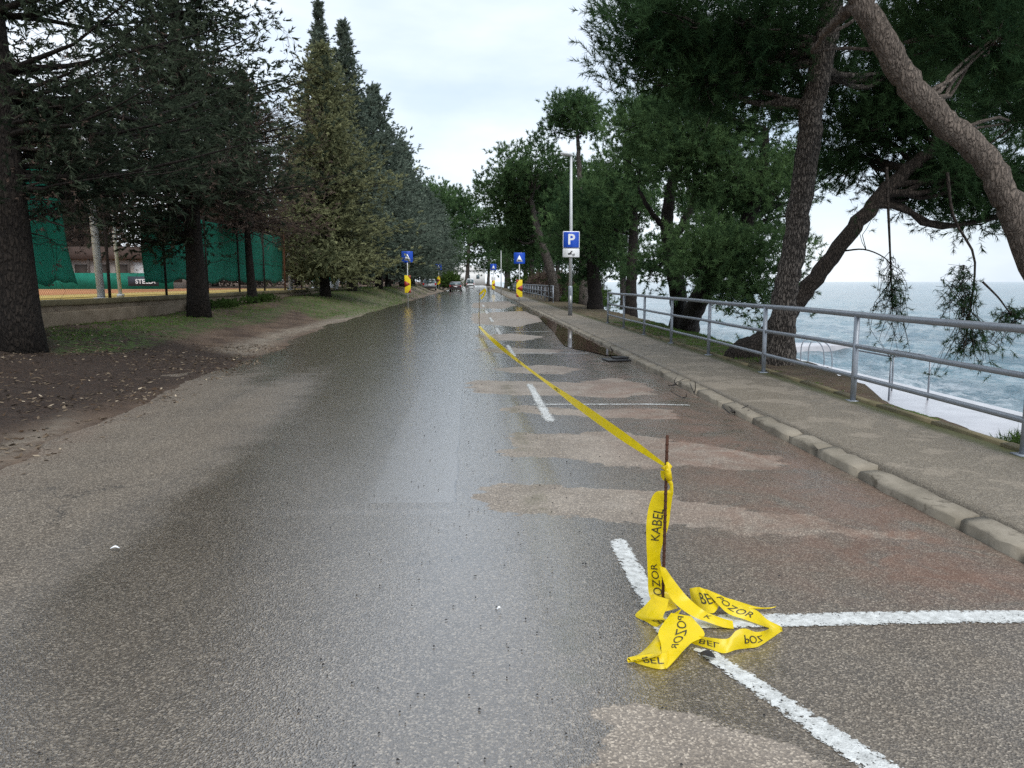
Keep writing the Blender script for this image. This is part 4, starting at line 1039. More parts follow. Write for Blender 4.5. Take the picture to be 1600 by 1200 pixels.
bump_sign('far right blue speed-bump sign with white plate before the second railing', onray(771, 88), 88, .08, .70, 2.95, -1, .95, True)
# slim bare pole before the second railing
o = Geo(); o.tube([(0, 0, 0), (0, 0, 4.3)], [.05, .035], 10); o = o.build('utility_pole', M['galv_light']); o.location = (onray(783, 75), 75, .06)
tag(o, 'slim bare grey pole beside the far pavement', 'pole')
# arm lamp among the pines
o = Geo(); o.tube(spline([(0, 0, -4.2), (0, 0, -.1), (-.25, 0, .12), (-.8, 0, .36), (-1.0, 0, .38)], 18), np.linspace(.06, .035, 18), 8); p_ = AY(982, 370, 36)
o = o.build('lamp_arm_post', M['galv_light']); o.location = tuple(p_); tag(o, 'old grey lamp arm poking out between the pine trunks', 'lamp post')

# ------------------------------------------------------------------ cars seen from behind
def car(name, label, x, y, z, rz, paint, W=1.74, H=1.46, Lc=4.2, wagon=True, load=False):
    root = empty(name, (x, y, z), rz); tag(root, label, 'car', 'cars on and beside the road')
    # side outline, rear at y=0, front at y=Lc   (y, z)
    if wagon: out = [(.04,.34),(0,.62),(.03,.92),(.22,H-.16),(.42,H-.03),(.9,H),(1.9,H-.01),(2.35,H-.10),(3.0,.98),(3.7,.88),(4.1,.74),(Lc,.52),(Lc-.05,.26),(.12,.24)]
    else: out = [(.04,.36),(0,.60),(.02,.90),(.10,.98),(.55,H-.12),(.95,H-.02),(1.6,H),(2.2,H-.10),(2.85,.96),(3.6,.88),(4.05,.72),(Lc,.50),(Lc-.05,.26),(.12,.24)]
    g = Geo(); n = len(out); secs = [(-1, .90), (-.93, .985), (-.5, 1.0), (.5, 1.0), (.93, .985), (1, .90)]
    V = []
    for (sx_, k) in secs:
        for (yy, zz) in out:
            cz_ = .62; tum = 1 - .17 * max(0, (zz - .92) / (H - .92))
            yc = Lc / 2; V.append((sx_ * W / 2 * tum, yc + (yy - yc) * (k if abs(sx_) > .9 else 1), cz_ + (zz - cz_) * (k if abs(sx_) > .9 else 1)))
    V = np.array(V); q = []
    for a in range(len(secs) - 1):
        for b in range(n): q.append([a * n + b, a * n + (b + 1) % n, (a + 1) * n + (b + 1) % n, (a + 1) * n + b])
    tr = []
    import mathutils.geometry as mg
    tess = mg.tessellate_polygon([[Vector((p[0], p[1], 0)) for p in out]])
    for t_ in tess: tr.append(list(t_)); tr.append([(len(secs) - 1) * n + t_[0], (len(secs) - 1) * n + t_[2], (len(secs) - 1) * n + t_[1]])
    g.add(V, q, tr); body = g.build('body', M[paint], root, fix=True, bevel=.03)
    # glass: rear window, side windows
    def pane(nm, pts, mat='car_glass'):
        g = Geo(); P = np.array(pts, float); g.add(P, [[0, 1, 2, 3]]); o = g.build(nm, M[mat], root); m = o.modifiers.new('t', 'SOLIDIFY'); m.thickness = .015; m.offset = 0; return o
    if wagon: r0, r1 = (.02, .95), (.20, H - .17)
    else: r0, r1 = (.08, .985), (.53, H - .13)
    wv = W / 2 * .86; wt = W / 2 * .76
    e = .018
    pane('rear_window', [(-wv, r0[0] - e, r0[1]), (wv, r0[0] - e, r0[1]), (wt, r1[0] - e, r1[1]), (-wt, r1[0] - e, r1[1])])
    for s in (-1, 1):
        xb, xt = s * (W / 2 * .985 + .008), s * (W / 2 * .865 + .012)
        pane('side_window', [(xb, .55, .96), (xb, 1.45, .96), (xt, 1.40, H - .12), (xt, .75, H - .12)])
        pane('side_window', [(xb, 1.55, .96), (xb, 2.75, .96), (xt, 2.20, H - .16), (xt, 1.55, H - .12)])
        g = Geo(); g.box((s * (W / 2 - .13), -.005, .84 if wagon else .80), (.20, .05, .26 if wagon else .15)); g.build('tail_light', M['tail_red'], root, bevel=.01)
        g = Geo(); g.box((s * (W / 2 + .09), 2.55, .98), (.16, .10, .12)); g.build('mirror', M[paint], root, bevel=.02)
    g = Geo(); g.box((0, -.015, .45), (W * .95, .12, .20)); g.build('bumper', M['car_plastic'], root, bevel=.03)
    g = Geo(); g.box((0, -.045, .70), (.50, .02, .11)); g.build('number_plate', M['sign_white'], root)
    for (sx_, yy) in ((-1, .75), (1, .75), (-1, 3.35), (1, 3.35)):
        g = Geo(); th = np.linspace(0, 2 * PI, 20, endpoint=False); xw = sx_ * (W / 2 - .10)
        g.tube([(xw - .10, yy, .31), (xw - .08, yy, .31), (xw + .08, yy, .31), (xw + .10, yy, .31)], [.27, .31, .31, .27], 20)
        w = g.build('wheel', M['tyre'], root)
        g = Geo(); g.tube([(xw + sx_ * .095, yy, .31), (xw + sx_ * .108, yy, .31)], [.20, .18], 14); g.build('rim', M['rim'], w)
    g = Geo(); g.tube([(-.5, -.04, .22), (-.5, .2, .22)], .03, 8); g.build('exhaust', M['rim'], root)
    if wagon:
        for s in (-1, 1):
            g = Geo(); g.tube(spline([(s * .56, .5, H - .02), (s * .57, .7, H + .06), (s * .57, 1.9, H + .06), (s * .56, 2.1, H - .02)], 12), .016, 6); g.build('roof_bar', M['rim'], root)
    return root
cx = onray(671, 100); car('parked_car', 'silver estate car parked under the conifers on the left verge', cx, 100, gz(cx, 100) - .02, .06, 'car_silver', 1.80, 1.52)
cx = onray(711.5, 108); car('moving_car', 'dark red hatchback driving away in the left lane', cx, 108, .005, 0, 'car_dark', 1.74, 1.42, wagon=False)
cx = onray(735, 185); 
v = car('white_van', 'white vehicle at the far end of the road', cx, 185, .005, 0, 'car_white', 1.95, 2.1)
# pale house at the road end
hr = empty('house', (-5.5, 330, .0)); tag(hr, 'pale white house just visible at the end of the road', 'house')
g = Geo(); g.box((0, 0, 3), (18, 9, 6)); g.build('wall', M['house_white'], hr)
Geo().prism([(-9.6, 6), (9.6, 6), (0, 9)], 1, -5, 5).build('roof', M['house_white'], hr, fix=True)
for xx in (-6, -2, 2, 6):
    g = Geo(); g.box((xx, -4.52, 3.4), (1.3, .1, 1.6)); g.build('window', M['car_glass'], hr)

# ------------------------------------------------------------------ low wall, fence and windscreens of the tennis courts
WX0 = -9.62
lw = empty('low_wall', (WX0, 20, .3)); tag(lw, 'low mossy concrete wall along the tennis courts', 'wall')
g = Geo(); g.box((0, 12.5, .12), (.24, 65, .90)); g.build('wall_body', M['wall_concrete'], lw, bevel=.01)
yy_ = -19.5
g0 = Geo(); g0.box((0, 0, 0), (.34, 3.0, .13)); cp = g0.build('coping', M['coping_moss'], lw, bevel=.015); cp.location = (.02, -18, .62)
for k in range(1, 21):
    o = cp.copy(); col.objects.link(o); o.parent = lw; o.location = (.02 + random.uniform(-.01, .01), -18 + 3.01 * k, .62 + random.uniform(-.008, .008))
g = Geo(); g.box((.27, -1.3, .06), (.30, 10.6, .74)); g.build('footing', M['wall_concrete'], lw, bevel=.02)

FX = WX0
fz = 1.0
fn = empty('chain_link_fence', (FX, 13.3, fz)); tag(fn, 'rusty chain-link fence on the low wall round the tennis courts', 'fence')
ys_ = [13.3 + 3.72 * k for k in range(13)]
for k, y in enumerate(ys_):
    g = Geo(); ln = random.uniform(-.03, .03); g.tube([(0, 0, -.15), (ln * .5, 0, 1.3), (ln, 0, 2.7)], .040, 8)
    o = g.build('post', M['rust_post'] if k in (7, 8) else M['dark_post'], fn); o.location = (0, y - 13.3, 0)
for z in (.02, 1.35, 2.66):
    g = Geo(); g.tube([(0, 0, z), (0, 22, z - .01), (0, 44.6, z)], .006, 5); g.build('tension_wire', M['dark_post'], fn)
g = Geo(); step = .085; Hm = 2.64; Lf = 30.0
A_, B_, q = [], [], []
for s in (1, -1):
    for k in range(int((Lf + Hm) / step)):
        y0 = k * step - (Hm if s > 0 else 0)
        a = (0, y0, 0) if s > 0 else (0, y0, Hm); t0 = max(0, -y0); t1 = min(Hm, Lf - y0)
        if t1 <= t0: continue
        p0 = np.array([.004 * s, y0 + t0, .02 + (t0 if s > 0 else Hm - t0)]); p1 = np.array([.004 * s, y0 + t1, .02 + (t1 if s > 0 else Hm - t1)])
        w = .0022 * np.array([0, .707, -.707 * s])
        b = len(A_); A_ += [p0 - w, p0 + w, p1 + w, p1 - w]; A_ += [p0 + [.0025, 0, 0], p1 + [.0025, 0, 0]]
        q += [[b, b + 4, b + 5, b + 3], [b + 4, b + 1, b + 2, b + 5], [b, b + 3, b + 2, b + 1]]
g.add(np.array(A_), q); o = g.build('wire_mesh', M['mesh_wire'], fn); o['kind'] = 'stuff'

def screen(label, y0, y1, zb, zt, x=FX - .09, slack=.06, tear=0.0, seed=1):
    ny_, nz_ = max(8, int((y1 - y0) / .15)), 18
    u, v = np.meshgrid(np.linspace(0, 1, ny_), np.linspace(0, 1, nz_), indexing='xy')
    Y_ = y0 + (y1 - y0) * u; Y_ = Y_ + tear * u * (.5 - v) * 2
    bot = zb + .05 * np.sin(u * 21 + seed) + .04 * np.sin(u * 47); top = zt - .07 * np.abs(np.sin(u * (y1 - y0) / 3.72 * PI))
    Z_ = bot + (top - bot) * v
    X_ = x + slack * (np.sin(u * (y1 - y0) * 1.7 + 2 * v + seed) * .6 + np.sin(u * (y1 - y0) * 3.3 - 3 * v) * .4) * (.35 + .65 * np.sin(v * PI))
    i_, j_ = np.meshgrid(np.arange(nz_ - 1), np.arange(ny_ - 1), indexing='ij')
    q = np.stack([i_ * ny_ + j_, i_ * ny_ + j_ + 1, (i_ + 1) * ny_ + j_ + 1, (i_ + 1) * ny_ + j_], -1).reshape(-1, 4)
    P0 = np.array([x, y0, zb])
    root = empty('windscreen', tuple(P0)); tag(root, label, 'windscreen', 'green windscreens on the court fence')
    o = link('fabric', np_mesh('fabric', np.stack([X_, Y_, Z_], -1).reshape(-1, 3) - P0, None, q, smooth=True), M['screen'], root)
    m = o.modifiers.new('t', 'SOLIDIFY'); m.thickness = .004
    # sewn hem cord half way up
    k = 6; g = Geo(); g.tube(np.stack([X_[k] + .012, Y_[k], Z_[k]], -1) - P0, .007, 5); g.build('hem', M['dark_post'], root)
    return root
screen('sagging green windscreen with a slanting torn edge beside the thickest trunk', 13.4, 19.0, 1.36, 3.95, slack=.12, tear=.38, seed=2)
screen('long green windscreen stretched behind the bare conifer trunk', 23.2, 39.2, 1.40, 3.62, slack=.07, seed=4)
screen('farther dim green windscreen seen between the row of trunks', 44, 56, 1.45, 3.5, slack=.06, seed=6)
# far side of the court: back fence sheet, banner, clubhouse, light masts
def mast(label, px, Y, r, h, lean=0.0):
    o = Geo(); o.tube([(0, 0, 0), (lean * h * .5, 0, h * .5), (lean * h, 0, h)], [r, r * .95, r * .8], 10)
    o.box((0, 0, .05), (r * 3, r * 3, .1)); o = o.build('light_mast', M['white_paint']); o.location = (onray(px, Y), Y, .88)
    tag(o, label, 'mast', 'white masts on the tennis courts')
mast('thick white mast right of the torn windscreen', 157, 20.8, .095, 7.5, -.035)
mast('thin white mast left of the dark advertising banner', 187, 27, .06, 7.5, -.035)
mast('white mast at the far end of the long windscreen', 454, 43, .11, 6.5)
mast('thin distant white mast between the trunks', 489, 60, .06, 3.2)
o = Geo(); o.box((0, 0, .55), (9, .03, .95)); o.box((0, .03, .55), (9.1, .03, .05)); o = o.build('court_barrier', M['screen']); o.location = (onray(150, 47), 47, .88); tag(o, 'low green barrier behind the masts on the far side of the court', 'barrier')
bn = empty('advertising_banner', (onray(224, 46), 46, 1.42)); tag(bn, 'dark advertising banner with white capital letters on the court', 'banner')
g = Geo(); g.box((0, 0, 0), (1.75, .02, .56)); g.build('sheet', M['banner_dark'], bn)
me = text_mesh('STELLA', .36, .006); o = link('lettering', me, M['sign_white'], bn); o.rotation_euler = (PI / 2, 0, 0); o.location = (.12, -.0125, -.02)
ch = empty('clubhouse', (onray(200, 60), 60, .88)); tag(ch, 'low clubhouse with a brown roof behind the tennis court', 'building')
g = Geo(); g.box((0, 2, 1.1), (9, 4, 2.2)); g.build('wall', M['plaster'], ch)
Geo().prism([(-5.2, 2.2), (5.2, 2.2), (4.2, 3.1), (-4.2, 3.1)], 1, -.6, 4.6).build('roof', M['roof_brown'], ch, fix=True)
for xx in (-3.4, -1.9, -.4, 2.4, 3.6):
    g = Geo(); g.box((xx, -.02, 1.15), (.9, .06, 1.3)); g.build('window', M['dark_wood'], ch)
g = Geo(); g.box((1.0, -.02, 1.0), (.95, .06, 1.9)); g.build('door', M['white_paint'], ch)
for xx in (-4.6, -2.6, -1.15, .35, 1.75, 4.6):
    g = Geo(); g.box((xx, -.45, 1.1), (.12, .12, 2.2)); g.build('post', M['dark_wood'], ch)
tp_ = Geo(); tp_.prism([(0, 0), (1.6, 0), (1.75, .85), (.9, .25)], 1, 0, .9); o = tp_.build('folded_cover', M['white_paint'], fix=True); o.location = (onray(486, 52), 52, .88)
tag(o, 'white folded cover lying on the clay behind the trunks', 'cover')

# ------------------------------------------------------------------ barrier tape and its rods
def rod(label, x, y, h, lean=(0, 0)):
    o = Geo(); n = 12; z = np.linspace(-.12, h, n); o.tube(np.c_[lean[0] * z, lean[1] * z, z], .0065, 8)
    for k in range(int(h / .03)): zz = .02 + k * .03; o.tube([(lean[0] * zz, lean[1] * zz, zz - .003), (lean[0] * zz, lean[1] * zz, zz + .003)], .0076, 8)
    o = o.build('steel_rod', M['rust']); o.location = (x, y, 0); tag(o, label, 'rod', 'rusty steel rods holding the tape'); return o
S = G(1035, 962); top = AY(1035, 680, S[1])
rod('nearest rusty steel rod stuck in the road with yellow tape knotted to it', S[0], S[1], top[2])
S2 = np.array([onray(748.5, 21.5), 21.5, 0]); rod('second thin steel rod down the road where the tape touches low', S2[0], S2[1], 1.18)
S3 = np.array([onray(749, 43), 43, 0]); rod('far thin steel rod with the crumpled yellow tape end', S3[0], S3[1], 1.1)

class Ribbon:
    """edge pairs -> smooth sheet; (u in metres along, v 0..1 across) -> point"""
    def __init__(s, Lp, Rp, n=90):
        s.l, s.r = spline(Lp, n), spline(Rp, n); c = (s.l + s.r) / 2
        s.u = np.r_[0, np.cumsum(np.linalg.norm(np.diff(c, axis=0), axis=1))]; s.n = n
    def at(s, u, v, off=0.0):
        l = np.stack([np.interp(u, s.u, s.l[:, k]) for k in range(3)], -1); r = np.stack([np.interp(u, s.u, s.r[:, k]) for k in range(3)], -1)
        p = l + (r - l) * np.asarray(v)[:, None]
        if True:
            T = np.stack([np.interp(u + .01, s.u, s.l[:, k]) - np.interp(u - .01, s.u, s.l[:, k]) for k in range(3)], -1)
            N = np.cross(T, r - l); N /= np.linalg.norm(N, axis=1)[:, None] + 1e-9; p = p + N * (off + .006 * np.sin(np.asarray(v) * PI) * np.sin(np.asarray(u) * 23))[:, None]
        return p
    def geo(s, g, m=5):
        vv = np.linspace(0, 1, m); V = s.l[:, None] + (s.r - s.l)[:, None] * vv[None, :, None]
        d = s.r - s.l; N = np.cross(np.gradient(s.l, axis=0), d); N /= np.linalg.norm(N, axis=1)[:, None] + 1e-9
        V = V + N[:, None] * (.006 * np.sin(vv * PI))[None, :, None] * np.sin(s.u * 23)[:, None, None]
        i_, j_ = np.meshgrid(np.arange(s.n - 1), np.arange(m - 1), indexing='ij')
        g.add(V.reshape(-1, 3), np.stack([i_ * m + j_, i_ * m + j_ + 1, (i_ + 1) * m + j_ + 1, (i_ + 1) * m + j_], -1).reshape(-1, 4))
_txt = {}
def print_text(rb, u0, txt, parent, flip=False, mirror=False, size=.058, off=.0022, vc=.5, both=True, width=.078):
    if txt not in _txt:
        me = text_mesh(txt, 1.0, 0.0); bm = bmesh.new(); bm.from_mesh(me)
        bmesh.ops.triangulate(bm, faces=bm.faces)
        for _ in range(2):
            ed = [e for e in bm.edges if e.calc_length() > .10]
            if ed: bmesh.ops.subdivide_edges(bm, edges=ed, cuts=1)
        bmesh.ops.triangulate(bm, faces=bm.faces)
        _txt[txt] = (np.array([v.co[:] for v in bm.verts]), np.array([[v.index for v in f.verts] for f in bm.faces])); bm.free()
    V, F = _txt[txt]; x, y = V[:, 0] * size, V[:, 1] * size / width
    if flip: x, y = -x, -y
    if mirror: y = -y
    P = [rb.at(u0 + x, vc + y, o_) for o_ in ((off, -off) if both else (off,))]
    g = Geo()
    for p in P: g.add(p, None, F)
    g.build('lettering', M['ink'], parent)

tape = empty('barrier_tape', tuple(S)); tag(tape, 'yellow barrier tape stretched from the near rod away down the road', 'tape')
def to_local(P): return np.asarray(P) - S
# stretched length, twisted nearly on edge
nS = 60; t = np.linspace(0, 1, nS)[:, None]
a = np.array([S[0], S[1], AY(1033, 729, S[1])[2]]); b = np.array([S2[0], S2[1], .16])
C = a + (b - a) * t; C[:, 2] -= .30 * (t * (1 - t))[:, 0] * 1.0; C[:, 0] += .0 
tw = np.radians(62 + 60 * np.sin(t[:, 0] * 5.0 + .3) * np.clip(t[:, 0] * 6, 0, 1)); wv_ = np.interp(t[:, 0], [0, .04, .15, 1], [.012, .045, .070, .078])
D = np.c_[np.cos(tw), 0 * tw, np.sin(tw)] * (wv_ / 2)[:, None]
rb = Ribbon(to_local(C - D), to_local(C + D), 160); g = Geo(); rb.geo(g)
C2 = [S2 + [0, 0, .16], S2 + [.0, 5, .34], S2 * .5 + S3 * .5 + [0, 0, .30], S3 + [0, 0, .72]]
C2 = spline(C2, 30); rb2 = Ribbon(to_local(C2 - [.004, 0, .012]), to_local(C2 + [.004, 0, .012]), 60); rb2.geo(g)
g.build('stretched_strip', M['tape'], tape, smooth=True)
for u0 in (3.2, 6.5): print_text(rb, u0, 'POZOR KABEL', tape)
g = Geo(); kn = np.array([0, 0, a[2]])
g.tube(kn + np.array([(.0, -.010, .018), (.012, 0, .0), (.0, -.014, -.012), (-.012, 0, -.004), (0, -.012, .010), (.004, -.010, -.03), (.012, -.008, -.055)]), [.006, .013, .014, .013, .012, .016, .013], 8)
g.build('knot', M['tape'], tape, smooth=True)
fl = empty('crumpled_tape_end', tuple(S3)); tag(fl, 'crumpled yellow tape end bundled at the far rod', 'tape')
g = Geo(); Lp = [(0, -.02, .72), (.05, -.06, .82), (.22, -.05, .98), (.32, 0, 1.02), (.24, .03, .70), (.06, 0, .50)]; Rp = [(0, .03, .66), (.10, .0, .70), (.25, .02, .84), (.38, .05, .88), (.28, .1, .60), (.10, .05, .40)]
r3 = Ribbon(np.array(Lp), np.array(Rp), 50); r3.geo(g); g.build('folded_strip', M['tape'], fl, smooth=True)

pile = empty('loose_tape_pile', tuple(S)); tag(pile, 'loose yellow tape hanging from the near rod and heaped on the white line', 'tape')
sc6 = 914 / 320.0
def cp6(x, y): return 940 + x / sc6, 660 + y / sc6
def lay(pairs, n=90, seed=0):
    """pairs of (x,y,z or 'Y') edges read off the photograph, z above the ground"""
    out = []
    for e in pairs:
        pts = []
        for k in (0, 3):
            px, py = cp6(e[k], e[k + 1]); h = e[k + 2]
            pts.append(AY(px, py, S[1] + h[1]) if isinstance(h, tuple) else G(px, py, h))
        out.append(pts)
    return Ribbon(to_local([p[0] for p in out]), to_local([p[1] for p in out]), n)
Yf = lambda d: ('Y', d)
strips = []
# hanging part (in front of the rod), then falling onto the ground
strips.append(lay([(262,215,Yf(0.028),290,215,Yf(0.028)), (268,250,Yf(0.034),302,245,Yf(0.034)), (300,275,Yf(0.037),318,270,Yf(0.028)), (298,302,Yf(0.040),320,315,Yf(0.016)), (240,312,Yf(0.046),316,335,Yf(0.022)), (212,370,Yf(0.049),308,395,Yf(0.028)), (200,450,Yf(0.046),298,465,Yf(0.034)), (200,540,Yf(0.046),272,545,Yf(0.046)), (203,610,Yf(0.046),262,605,Yf(0.046)), (206,680,Yf(0.046),278,690,Yf(0.046)), (212,770,Yf(0.040),300,765,Yf(0.034)), (255,850,.05,340,830,.05)], 160))
# band to the right front with K
strips.append(lay([(258,640,Yf(-.06),285,650,Yf(-.03)), (280,720,Yf(-.05),320,700,Yf(-.02)), (320,800,.09,380,775,.10), (400,862,.055,450,835,.07), (470,890,.03,500,860,.04), (545,915,.012,560,880,.02), (590,921,.006,585,885,.012)], 80))
# back loop with the twisted tail
strips.append(lay([(398,790,.005,392,742,.06), (440,835,.010,425,735,.07), (500,850,.02,445,738,.075), (540,800,.04,520,770,.055), (600,815,.03,600,795,.035), (680,832,.015,690,822,.02), (740,832,.006,745,826,.010), (772,826,.010,780,820,.014)], 90))
# right loop
strips.append(lay([(445,740,.07,470,745,.075), (490,780,.06,540,775,.07), (560,850,.03,610,812,.06), (640,880,.012,690,838,.045), (740,915,.006,740,880,.03), (795,930,.005,790,905,.012), (808,935,.012,806,915,.016)], 80))
strips.append(lay([(806,930,.012,750,910,.045), (760,962,.008,740,925,.055), (700,1000,.006,690,935,.05), (650,1008,.006,640,920,.075), (600,1015,.008,600,930,.07), (545,1030,.006,560,965,.045), (480,1010,.006,470,958,.05), (400,985,.008,430,950,.05), (385,960,.02,410,930,.05)], 110))
# left flap behind the rod
strips.append(lay([(235,770,.10,300,790,.10), (190,820,.05,290,830,.07), (150,862,.006,275,870,.05), (200,890,.006,300,880,.06), (245,912,.006,330,870,.07), (290,880,.03,360,830,.09)], 80))
# broad front band and its folded tip
strips.append(lay([(310,850,.09,400,865,.10), (255,930,.07,460,945,.05), (265,990,.05,400,985,.04), (268,1040,.03,345,1040,.03), (275,1085,.012,290,1100,.006)], 90))
strips.append(lay([(255,940,.05,300,960,.05), (215,990,.03,262,1000,.04), (165,1035,.02,255,1040,.05), (115,1055,.012,118,1072,.006), (200,1088,.006,175,1040,.03), (280,1100,.006,275,1030,.045), (330,1060,.006,310,1010,.03), (378,1000,.008,370,985,.02)], 100))
prints = {0: [(.27, 'KABEL', 1), (.53, 'POZOR', 1)], 1: [(.30, 'K', 0)], 2: [(.12, 'BEL', 0)], 3: [(.17, 'POZOR', 0)], 4: [(.16, 'POZ', 1), (.36, 'BEL', 1)], 5: [(.18, 'BEL', 0)], 6: [(.09, 'POZOR', 0)], 7: [(.20, 'OR', 0), (.33, 'BEL', 0)]}
for k, rb in enumerate(strips):
    g = Geo(); rb.geo(g); o = g.build('strip', M['tape'], pile, smooth=True)
    for (u0, tx, fl_) in prints.get(k, []):
        if k == 6: # written across the broad band
            print_text(rb, rb.u[-1] * .34, tx, pile, size=.054, mirror=True, width=.16)
        else: print_text(rb, min(u0, rb.u[-1] * .8), tx, pile, flip=bool(fl_), size=.050)

# ------------------------------------------------------------------ small things on the ground
def leaf_mesh(nm, l=.05, w=.018, curl=.012, mat='dark_leaf'):
    n = 7; t = np.linspace(0, 1, n); wv = w * np.sin(t * PI) ** .7 + .0006
    V = np.vstack([np.c_[t * l - l / 2, -wv, curl * np.sin(t * PI)], np.c_[t * l - l / 2, 0 * t, curl * .4 * np.sin(t * PI) + .003], np.c_[t * l - l / 2, wv, curl * np.sin(t * PI)]])
    q = [[r * n + k, r * n + k + 1, (r + 1) * n + k + 1, (r + 1) * n + k] for r in (0, 1) for k in range(n - 1)]
    me = np_mesh(nm, V, None, q); me.materials.append(M[mat]); return me
def lay_leaf(label, px, py, l, w, rz, mat, cat='leaf', nm='fallen_leaf', z=.014):
    p = G(px, py); o = link(nm, leaf_mesh(nm, l, w, .012, mat)); o.location = (p[0], p[1], z); o.rotation_euler = (.1, .05, rz); tag(o, label, cat, 'litter lying on the road'); return o
lay_leaf('black curled leaf on the white line in front of the tape heap', 1105, 1030, .062, .020, -.5, 'dark_leaf')
lay_leaf('tiny white leaf lying alone on the left lane', 180, 861, .045, .010, .3, 'sign_white')
lay_leaf('pale speck of litter near the left lane middle', 780, 957, .022, .006, .2, 'sign_white')
# drain frame and twigs by the puddle
o = Geo(); o.box((0, 0, .0), (.46, .30, .03)); o.box((.1, .06, .03), (.30, .14, .035), .2); p = G(963, 563); o = o.build('black_plastic_piece', M['plastic_black'], bevel=.01); o.location = (p[0], p[1], .012); o.rotation_euler = (.03, .02, .25); tag(o, 'flat black plastic piece lying at the end of the puddle', 'debris')
rngd = np.random.default_rng(5)
for k, (px, py, lab) in enumerate(((957, 549, 'short black stump standing at the puddle end by the kerb'), (1057, 603, 'dark twig bundle in the gutter halfway along the kerb'), (1085, 617, 'upright black twig leaning on the kerb'), (1070, 622, 'curved dark twig lying in the gutter'), (1143, 645, 'thin black twig cluster at the first clean kerb stone'))):
    g = Geo(); p = G(px, py, .0); p[0] = min(p[0], KX - .03)
    for m in range((1, 5, 2, 2, 6)[k]):
        d = rngd.normal(0, 1, 3) * np.array([.10, .16, .05]); d[2] = abs(d[2]) + (.10 if k in (0, 2) else .02); st = rngd.normal(0, .03, 3) * [1, 1, 0]
        g.tube(spline([st, st + d * .5 + rngd.normal(0, .02, 3) * [1, 1, .3], st + d], 6), np.linspace(.014 if k == 0 else .007, .004, 6), 5)
    o = g.build('twig', M['dark_leaf']); o.location = (p[0], p[1], .006); tag(o, lab, 'twig', 'twigs in the gutter')

# scattered crumbs of tar and pebbles (nobody could count them)
n = 700; g = Geo(); rngp = np.random.default_rng(11)
px_ = np.where(rngp.random(n) < .72, rngp.normal(.05, .45, n), rngp.uniform(-4, 2.7, n)); py_ = 1.9 + 16 * rngp.random(n) ** 1.8
V, T = [], []
for k in range(n):
    s = rngp.uniform(.002, .0065) * (1 + .04 * py_[k]); c = np.array([px_[k], py_[k], .004 + s * .3])
    P = c + np.array([[1, 0, 0], [-.6, .8, 0], [-.6, -.8, 0], [0, 0, 1.0]]) * s * rngp.uniform(.6, 1.3, (4, 3)); b = 4 * k; V.append(P); T += [[b, b + 1, b + 3], [b + 1, b + 2, b + 3], [b + 2, b, b + 3]]
g.add(np.vstack(V), None, T); o = g.build('loose_grit', M['dark_leaf']); tag(o, 'dark loose grit scattered over the wet road', 'grit', kind='stuff')

# grass and litter
def blades(P, h, w, rng, lean=.5):
    n = len(P); d = rng.normal(0, lean, (n, 3)); d[:, 2] = 1; d /= np.linalg.norm(d, axis=1)[:, None]
    a = rng.uniform(0, 2 * PI, n); s = np.c_[np.cos(a), np.sin(a), 0 * a] * (w * rng.uniform(.6, 1.3, n))[:, None]
    tip = P + d * (h * rng.uniform(.5, 1.4, n))[:, None]
    return np.stack([P - s, P + s, tip], 1).reshape(-1, 3), np.arange(3 * n).reshape(-1, 3)
def grass_obj(label, pts, z, n, h, w, seed, mat='grass_blade'):
    rng = np.random.default_rng(seed); poly = np.array([G(x, y, z)[:2] for x, y in pts]) if pts is not None and not isinstance(pts, np.ndarray) else pts
    lo, hi = poly.min(0), poly.max(0); Q = rng.uniform(lo, hi, (n * 3, 2)); s = poly_sdf(Q[:, 0], Q[:, 1], poly)
    Q = Q[(s + .75 * fbm(Q[:, 0] * 1.6, Q[:, 1] * 1.6, seed) > .22) & (s > -.4)][:n]
    P = np.c_[Q, ground_z(Q[:, 0], Q[:, 1]) - .01]; V, T = blades(P, h, w, rng)
    tn = np.repeat(np.clip(.5 + .35 * fbm(Q[:, 0] * 2, Q[:, 1] * 2, seed + 1) + rng.normal(0, .18, len(Q)), 0, 1), 3)
    o = link('grass', np_mesh('grass', V, T, None, tint=tn), M[mat]); tag(o, label, 'grass', kind='stuff'); return o
grass_obj('green grass strip at the foot of the low wall', [(70,495),(150,503),(260,490),(330,484),(470,468),(420,484),(330,494),(250,508),(160,520),(85,524)], .44, 12000, .055, .008, 1)
grass_obj('bright green grass patch before the row of trunks', [(460,460),(560,454),(645,455),(620,463),(560,473),(500,479),(440,474)], .55, 14000, .06, .012, 2)
grass_obj('thin grass round the left sign and trunks', [(600,451),(690,445),(670,449),(640,455),(610,458)], .75, 2500, .10, .02, 3)
grass_obj('mossy grass between railing and bank', np.array([(4.36, 11.6), (4.36, 26), (6.3, 26), (6.3, 18), (5.7, 13.5), (5.0, 11.6)]), 0, 17000, .045, .006, 4)
grass_obj('low moss tufts along the near pavement edge', np.array([(4.28, 4.0), (4.28, 12), (4.62, 12), (4.60, 4.0)]), 0, 7000, .020, .004, 5)
# ivy and weeds at the wall foot
rng = np.random.default_rng(31); cr = Crown()
for k in range(30):
    y = rng.uniform(23.5, 34); x = rng.uniform(-9.3, -8.5); c = np.array([x, y, gz(x, y) + .08])
    clump(cr, c, .30 * rng.uniform(.6, 1.2), 40, 5, .07, .022, rng, .10, .5, rng.uniform(.2, .7), 1.0)
o = cr.build('weeds', 'leaf_bush', None); tag(o, 'dark weeds and ivy along the wall foot', 'weeds', kind='stuff')
